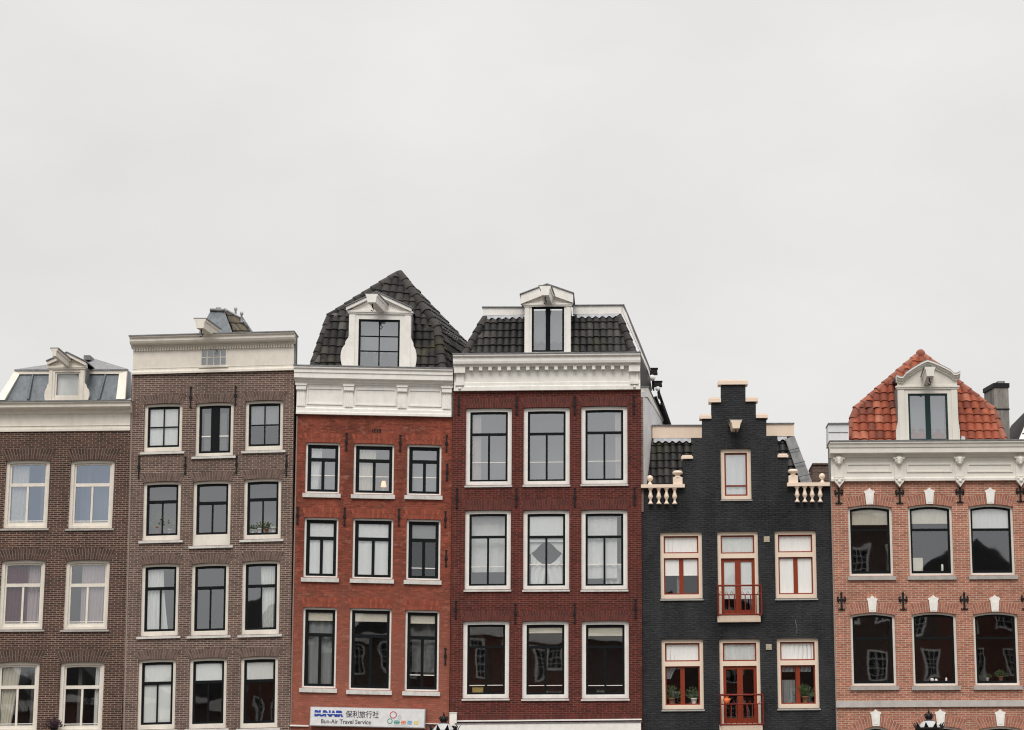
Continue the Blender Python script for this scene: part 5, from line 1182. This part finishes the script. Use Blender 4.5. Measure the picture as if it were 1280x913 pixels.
for (x0, x1, mt) in ((492.3, 500, 'teal'), (501.2, 507.8, 'orange'), (509, 515.3, 'skyblue'), (517.3, 523.3, 'yellow')):
    mm = MB(); a_, b_ = sx(x0), sx(x1); w_ = b_ - a_; z0_, z1_ = sz(903.6), sz(899.2); hh = z1_ - z0_
    mm.box(a_, b_, -.006, -.001, z0_ + hh * .42, z0_ + hh * .6); mm.box(a_ + w_ * .1, b_ - w_ * .1, -.006, -.001, z0_ + hh * .82, z1_); mm.box(a_ + w_ * .08, b_ - w_ * .1, -.006, -.001, z0_, z0_ + hh * .18)
    for u in (.12, .45, .78): mm.box(a_ + w_ * u, a_ + w_ * (u + .13), -.0065, -.0012, z0_, z1_)
    link('logo_mark', mm.v, mm.f, mm.sm, M[mt], sg)
mm = MB()
x_ = 493
while x_ < 512: mm.box(sx(x_), sx(x_ + .9), -.005, -.001, sz(906), sz(905.2)); x_ += 1.4
link('small_print', mm.v, mm.f, mm.sm, M['greyp'], sg)
h3.put('string_course', MB().box(h3.X(362.5, 908), h3.X(386, 908), -.07, 0, h3.Z(374, 908.3), h3.Z(374, 906.5)).box(h3.X(532, 908), h3.X(551, 908), -.07, 0, h3.Z(540, 905.5), h3.Z(540, 904.5)), 'white')
# alarm box at the party line
c = P(566.5, 907.5, -.16); mm = MB().box(-.105, .105, -.1, .1, 0, .36).box(-.115, .115, -.11, .1, .361, .385); o = link('alarm_box', mm.v, mm.f, mm.sm, M['white'], None); o.location = (c.x, -.18, c.z)
tag(o, 'tall white box fixed where the orange-red and maroon brick fronts meet', 'alarm box')
# crown street lamps standing on the quay
def lamp(px, py, label, y=-7.0):
    t = P(px, py, y); root = bpy.data.objects.new('street_lamp', None); C.objects.link(root); root.location = (t.x, y, -.1); tag(root, label, 'street lamp', 'crown lanterns along the quay')
    H_ = t.z + .1                                     # height of the finial tip
    def pt(nm, mb, mat): return link(nm, mb.v, mb.f, mb.sm, M[mat], root)
    pt('pole', MB().lathe([(.16, 0), (.16, .35), (.11, .42), (.09, .9), (.1, .95), (.06, 1.05), (.05, H_ - 1.35), (.08, H_ - 1.3), (.05, H_ - 1.2), (.14, H_ - 1.12)], (0, 0, 0), 14), 'iron')
    pt('lantern_glass', MB().lathe([(.14, H_ - 1.12), (.31, H_ - .56), (.31, H_ - .54)], (0, 0, 0), 8), 'fwhite')
    pt('lamp_hood', MB().lathe([(.33, H_ - .54), (.34, H_ - .5), (.26, H_ - .44), (.20, H_ - .36), (.12, H_ - .31)], (0, 0, 0), 16), 'greyp')
    m_ = MB().lathe([(.30, H_ - .57), (.36, H_ - .57), (.385, H_ - .50), (.37, H_ - .49)], (0, 0, 0), 24)
    for k in range(10):
        a = 2 * math.pi * k / 10; d = Vector((math.cos(a), math.sin(a), 0)); s_ = Vector((-d.y, d.x, 0)); b_ = d * .37 + Vector((0, 0, H_ - .52))
        ps = [b_ - s_ * .07, b_ - s_ * .045 + d * .03 + Vector((0, 0, .07)), b_ - s_ * .03 + d * .045 + Vector((0, 0, .1)), b_ + d * .09 + Vector((0, 0, .17)), b_ + s_ * .03 + d * .045 + Vector((0, 0, .1)), b_ + s_ * .045 + d * .03 + Vector((0, 0, .07)), b_ + s_ * .07]
        m_.poly3(ps, .02, tuple(-d))
    for k in range(8):
        a = 2 * math.pi * (k + .5) / 8; m_.tube([(.14 * math.cos(a), .14 * math.sin(a), H_ - 1.12), (.315 * math.cos(a), .315 * math.sin(a), H_ - .55)], .012, 5)
    pt('crown_rim', m_, 'iron')
    m_ = MB().lathe([(.12, H_ - .32), (.13, H_ - .30), (.07, H_ - .28), (.09, H_ - .25), (.10, H_ - .2), (.085, H_ - .14), (.03, H_ - .13), (.02, H_ - .10), (.035, H_ - .08), (.01, H_ - .04), (.01, H_)], (0, 0, 0), 14)
    for k in range(6): a = 2 * math.pi * k / 6; m_.tube([(.08 * math.cos(a), .08 * math.sin(a), H_ - .25), (.12 * math.cos(a), .12 * math.sin(a), H_ - .17), (.07 * math.cos(a), .07 * math.sin(a), H_ - .12)], .014, 5)
    pt('crown_finial', m_, 'iron')
lamp(1160.8, 886.5, 'black street lamp with spiked crown, its top in front of the salmon brick house')
lamp(554.8, 890, 'black street lamp with spiked crown, its top beside the white alarm box')
# floodlights on the flared side of the maroon house
for px, py, s_, lb in ((816, 466.5, 1.15, 'upper black floodlight with round white lens on the maroon house roof edge'), (823, 481.5, .9, 'lower, smaller black floodlight on the maroon house roof edge')):
    p = P(px, py, 1.7); root = bpy.data.objects.new('floodlight', None); C.objects.link(root); root.location = p; tag(root, lb, 'floodlight', 'floodlights on the roof edge')
    m_ = MB().box(-.15 * s_, .13 * s_, -.1, .12, -.05, .10 * s_, .02).box(-.19 * s_, .14 * s_, -.13, .12, .101 * s_, .125 * s_).box(-.03, .05, .0, .08, -.42 * s_, -.05); link('housing', m_.v, m_.f, m_.sm, M['iron'], root)
    m_ = MB().ball((-.02, -.06, -.14 * s_), .085 * s_, 10); link('lens', m_.v, m_.f, m_.sm, M['fwhite'], root)
    m_ = MB().tube([(.0, .05, -.4 * s_), (.03, .3, -.42 * s_)], .03, 6); link('mounting_arm', m_.v, m_.f, m_.sm, M['iron'], root)
# flower pot on the far left ledge, ornament on the lower balcony
a = h1.wins[5]; plant(h1, a['x'] - a['w'] / 2 - .08, -.14, a['zb'] + .0, 1.0, 'dark purple plant outside at the left corner of the lowest window, dark brown house', mat='leafdark', pot='iron')
p = P(908.5, 876, -.32 + .03); m_ = MB().ball((0, 0, 0), .09, 8, 1.2).ball((0, 0, .13), .06, 8).ball((-.08, 0, .03), .04, 6).ball((.08, 0, .03), .04, 6); o = link('ornament', m_.v, m_.f, m_.sm, M['orange'], None); o.location = p + Vector((0, .06, 0)); tag(o, 'small round orange ornament on the lower red balcony of the black house', 'ornament')

# ================================================================== the far side of the canal (seen in the window panes)
M['opp1'] = brick('opposite dark brick', (.13, .08, .065), (.09, .055, .045), (.22, .19, .16)); M['opp2'] = brick('opposite red brick', (.20, .075, .05), (.14, .05, .04), (.25, .18, .14))
names = ['dark brick house with tiled gable, one of the row across the canal seen in the panes']
xx = -56
for k in range(13):
    wd = random.uniform(6.3, 8.2); ht = (9.2 if xx < -26 else 13.2 if xx < 1 else 14.5 if xx < 8 else 21 if xx < 17 else 17.3) + random.uniform(-.5, .5); x0, x1 = xx, xx + wd - .02; xx += wd; yb = -86.0
    e = bpy.data.objects.new('canal_house', None); C.objects.link(e); e.location = ((x0 + x1) / 2, yb, 0); tag(e, 'house across the canal with white framed windows, showing only as a reflection in window panes', 'canal house', 'houses across the canal')
    hw = wd / 2 - .01; m_ = MB().box(-hw, hw, -8, 0, 0, ht); link('wall', m_.v, m_.f, m_.sm, M['opp1' if k % 2 else 'opp2'], e)
    m_ = MB().add([(-hw, .1, ht), (hw, .1, ht), (hw, -8, ht), (-hw, -8, ht), (0, .1 - 1.5, ht + 3.0), (0, -7, ht + 3.0)], [(1, 0, 4), (0, 3, 5, 4), (2, 1, 4, 5), (3, 2, 5)]); link('roof', m_.v, m_.f, m_.sm, M['under'], e)
    m_ = MB().box(-hw, hw, .01, .3, ht - .5, ht); link('cornice', m_.v, m_.f, m_.sm, M['white'], e)
    for r in range(6):
        for c in range(3):
            cx = (c - 1) * wd * .3; z0 = 1.4 + r * 3.1
            if z0 + 2 > ht - .5: continue
            m_ = MB().ring(outline(cx, z0, z0 + 1.9, 1.25), outline(cx, z0 + .14, z0 + 1.76, .97), .005, .08)
            for u in (1 / 3, 2 / 3): m_.box(cx - .485 + .97 * u - .02, cx - .485 + .97 * u + .02, .01, .06, z0 + .14, z0 + 1.76)
            for u in (.25, .5, .75): m_.box(cx - .485, cx + .485, .012, .058, z0 + .14 + 1.62 * u - .02, z0 + .14 + 1.62 * u + .02)
            f = link('window', m_.v, m_.f, m_.sm, M['white'], e); m_ = MB().box(cx - .5, cx + .5, .002, .02, z0 + .1, z0 + 1.8); link('pane', m_.v, m_.f, m_.sm, M['black'], f)
# two bare trees on the far quay
def tree(x, y, h, seed, label):
    rnd = random.Random(seed); root = bpy.data.objects.new('bare_tree', None); C.objects.link(root); root.location = (x, y, 0); tag(root, label, 'tree', 'bare trees across the canal')
    tr = MB(); tr.tube([(0, 0, 0), (.05, .02, h * .15), (-.05, 0, h * .3)], [.3, .24, .2], 8); br = MB()
    def grow(p, d, l, r, n):
        pts = [p]; q = p
        for i in range(3): d = (d + Vector((rnd.uniform(-.25, .25), rnd.uniform(-.25, .25), rnd.uniform(-.02, .2)))).normalized(); q = q + d * l / 3; pts.append(q)
        br.tube(pts, [r, r * .85, r * .7, r * .55], 5 if n > 2 else 3, False)
        if n == 0: return
        for k in range(3): grow(pts[rnd.choice((1, 2, 3))], (d + Vector((rnd.uniform(-1, 1), rnd.uniform(-1, 1), rnd.uniform(-.1, .7))) * .75).normalized(), l * .72, r * .55, n - 1)
    for k in range(4): grow(Vector((-.05, 0, h * .3)), Vector((math.cos(k * 1.6), math.sin(k * 1.6), 1.3)).normalized(), h * .26, .15, 5)
    link('trunk', tr.v, tr.f, tr.sm, M['bark'], root); link('branches', br.v, br.f, br.sm, M['bark'], root)
tree(-37, -80, 13, 3, 'bare leafless tree on the far quay, its branches reflected in the left house windows')
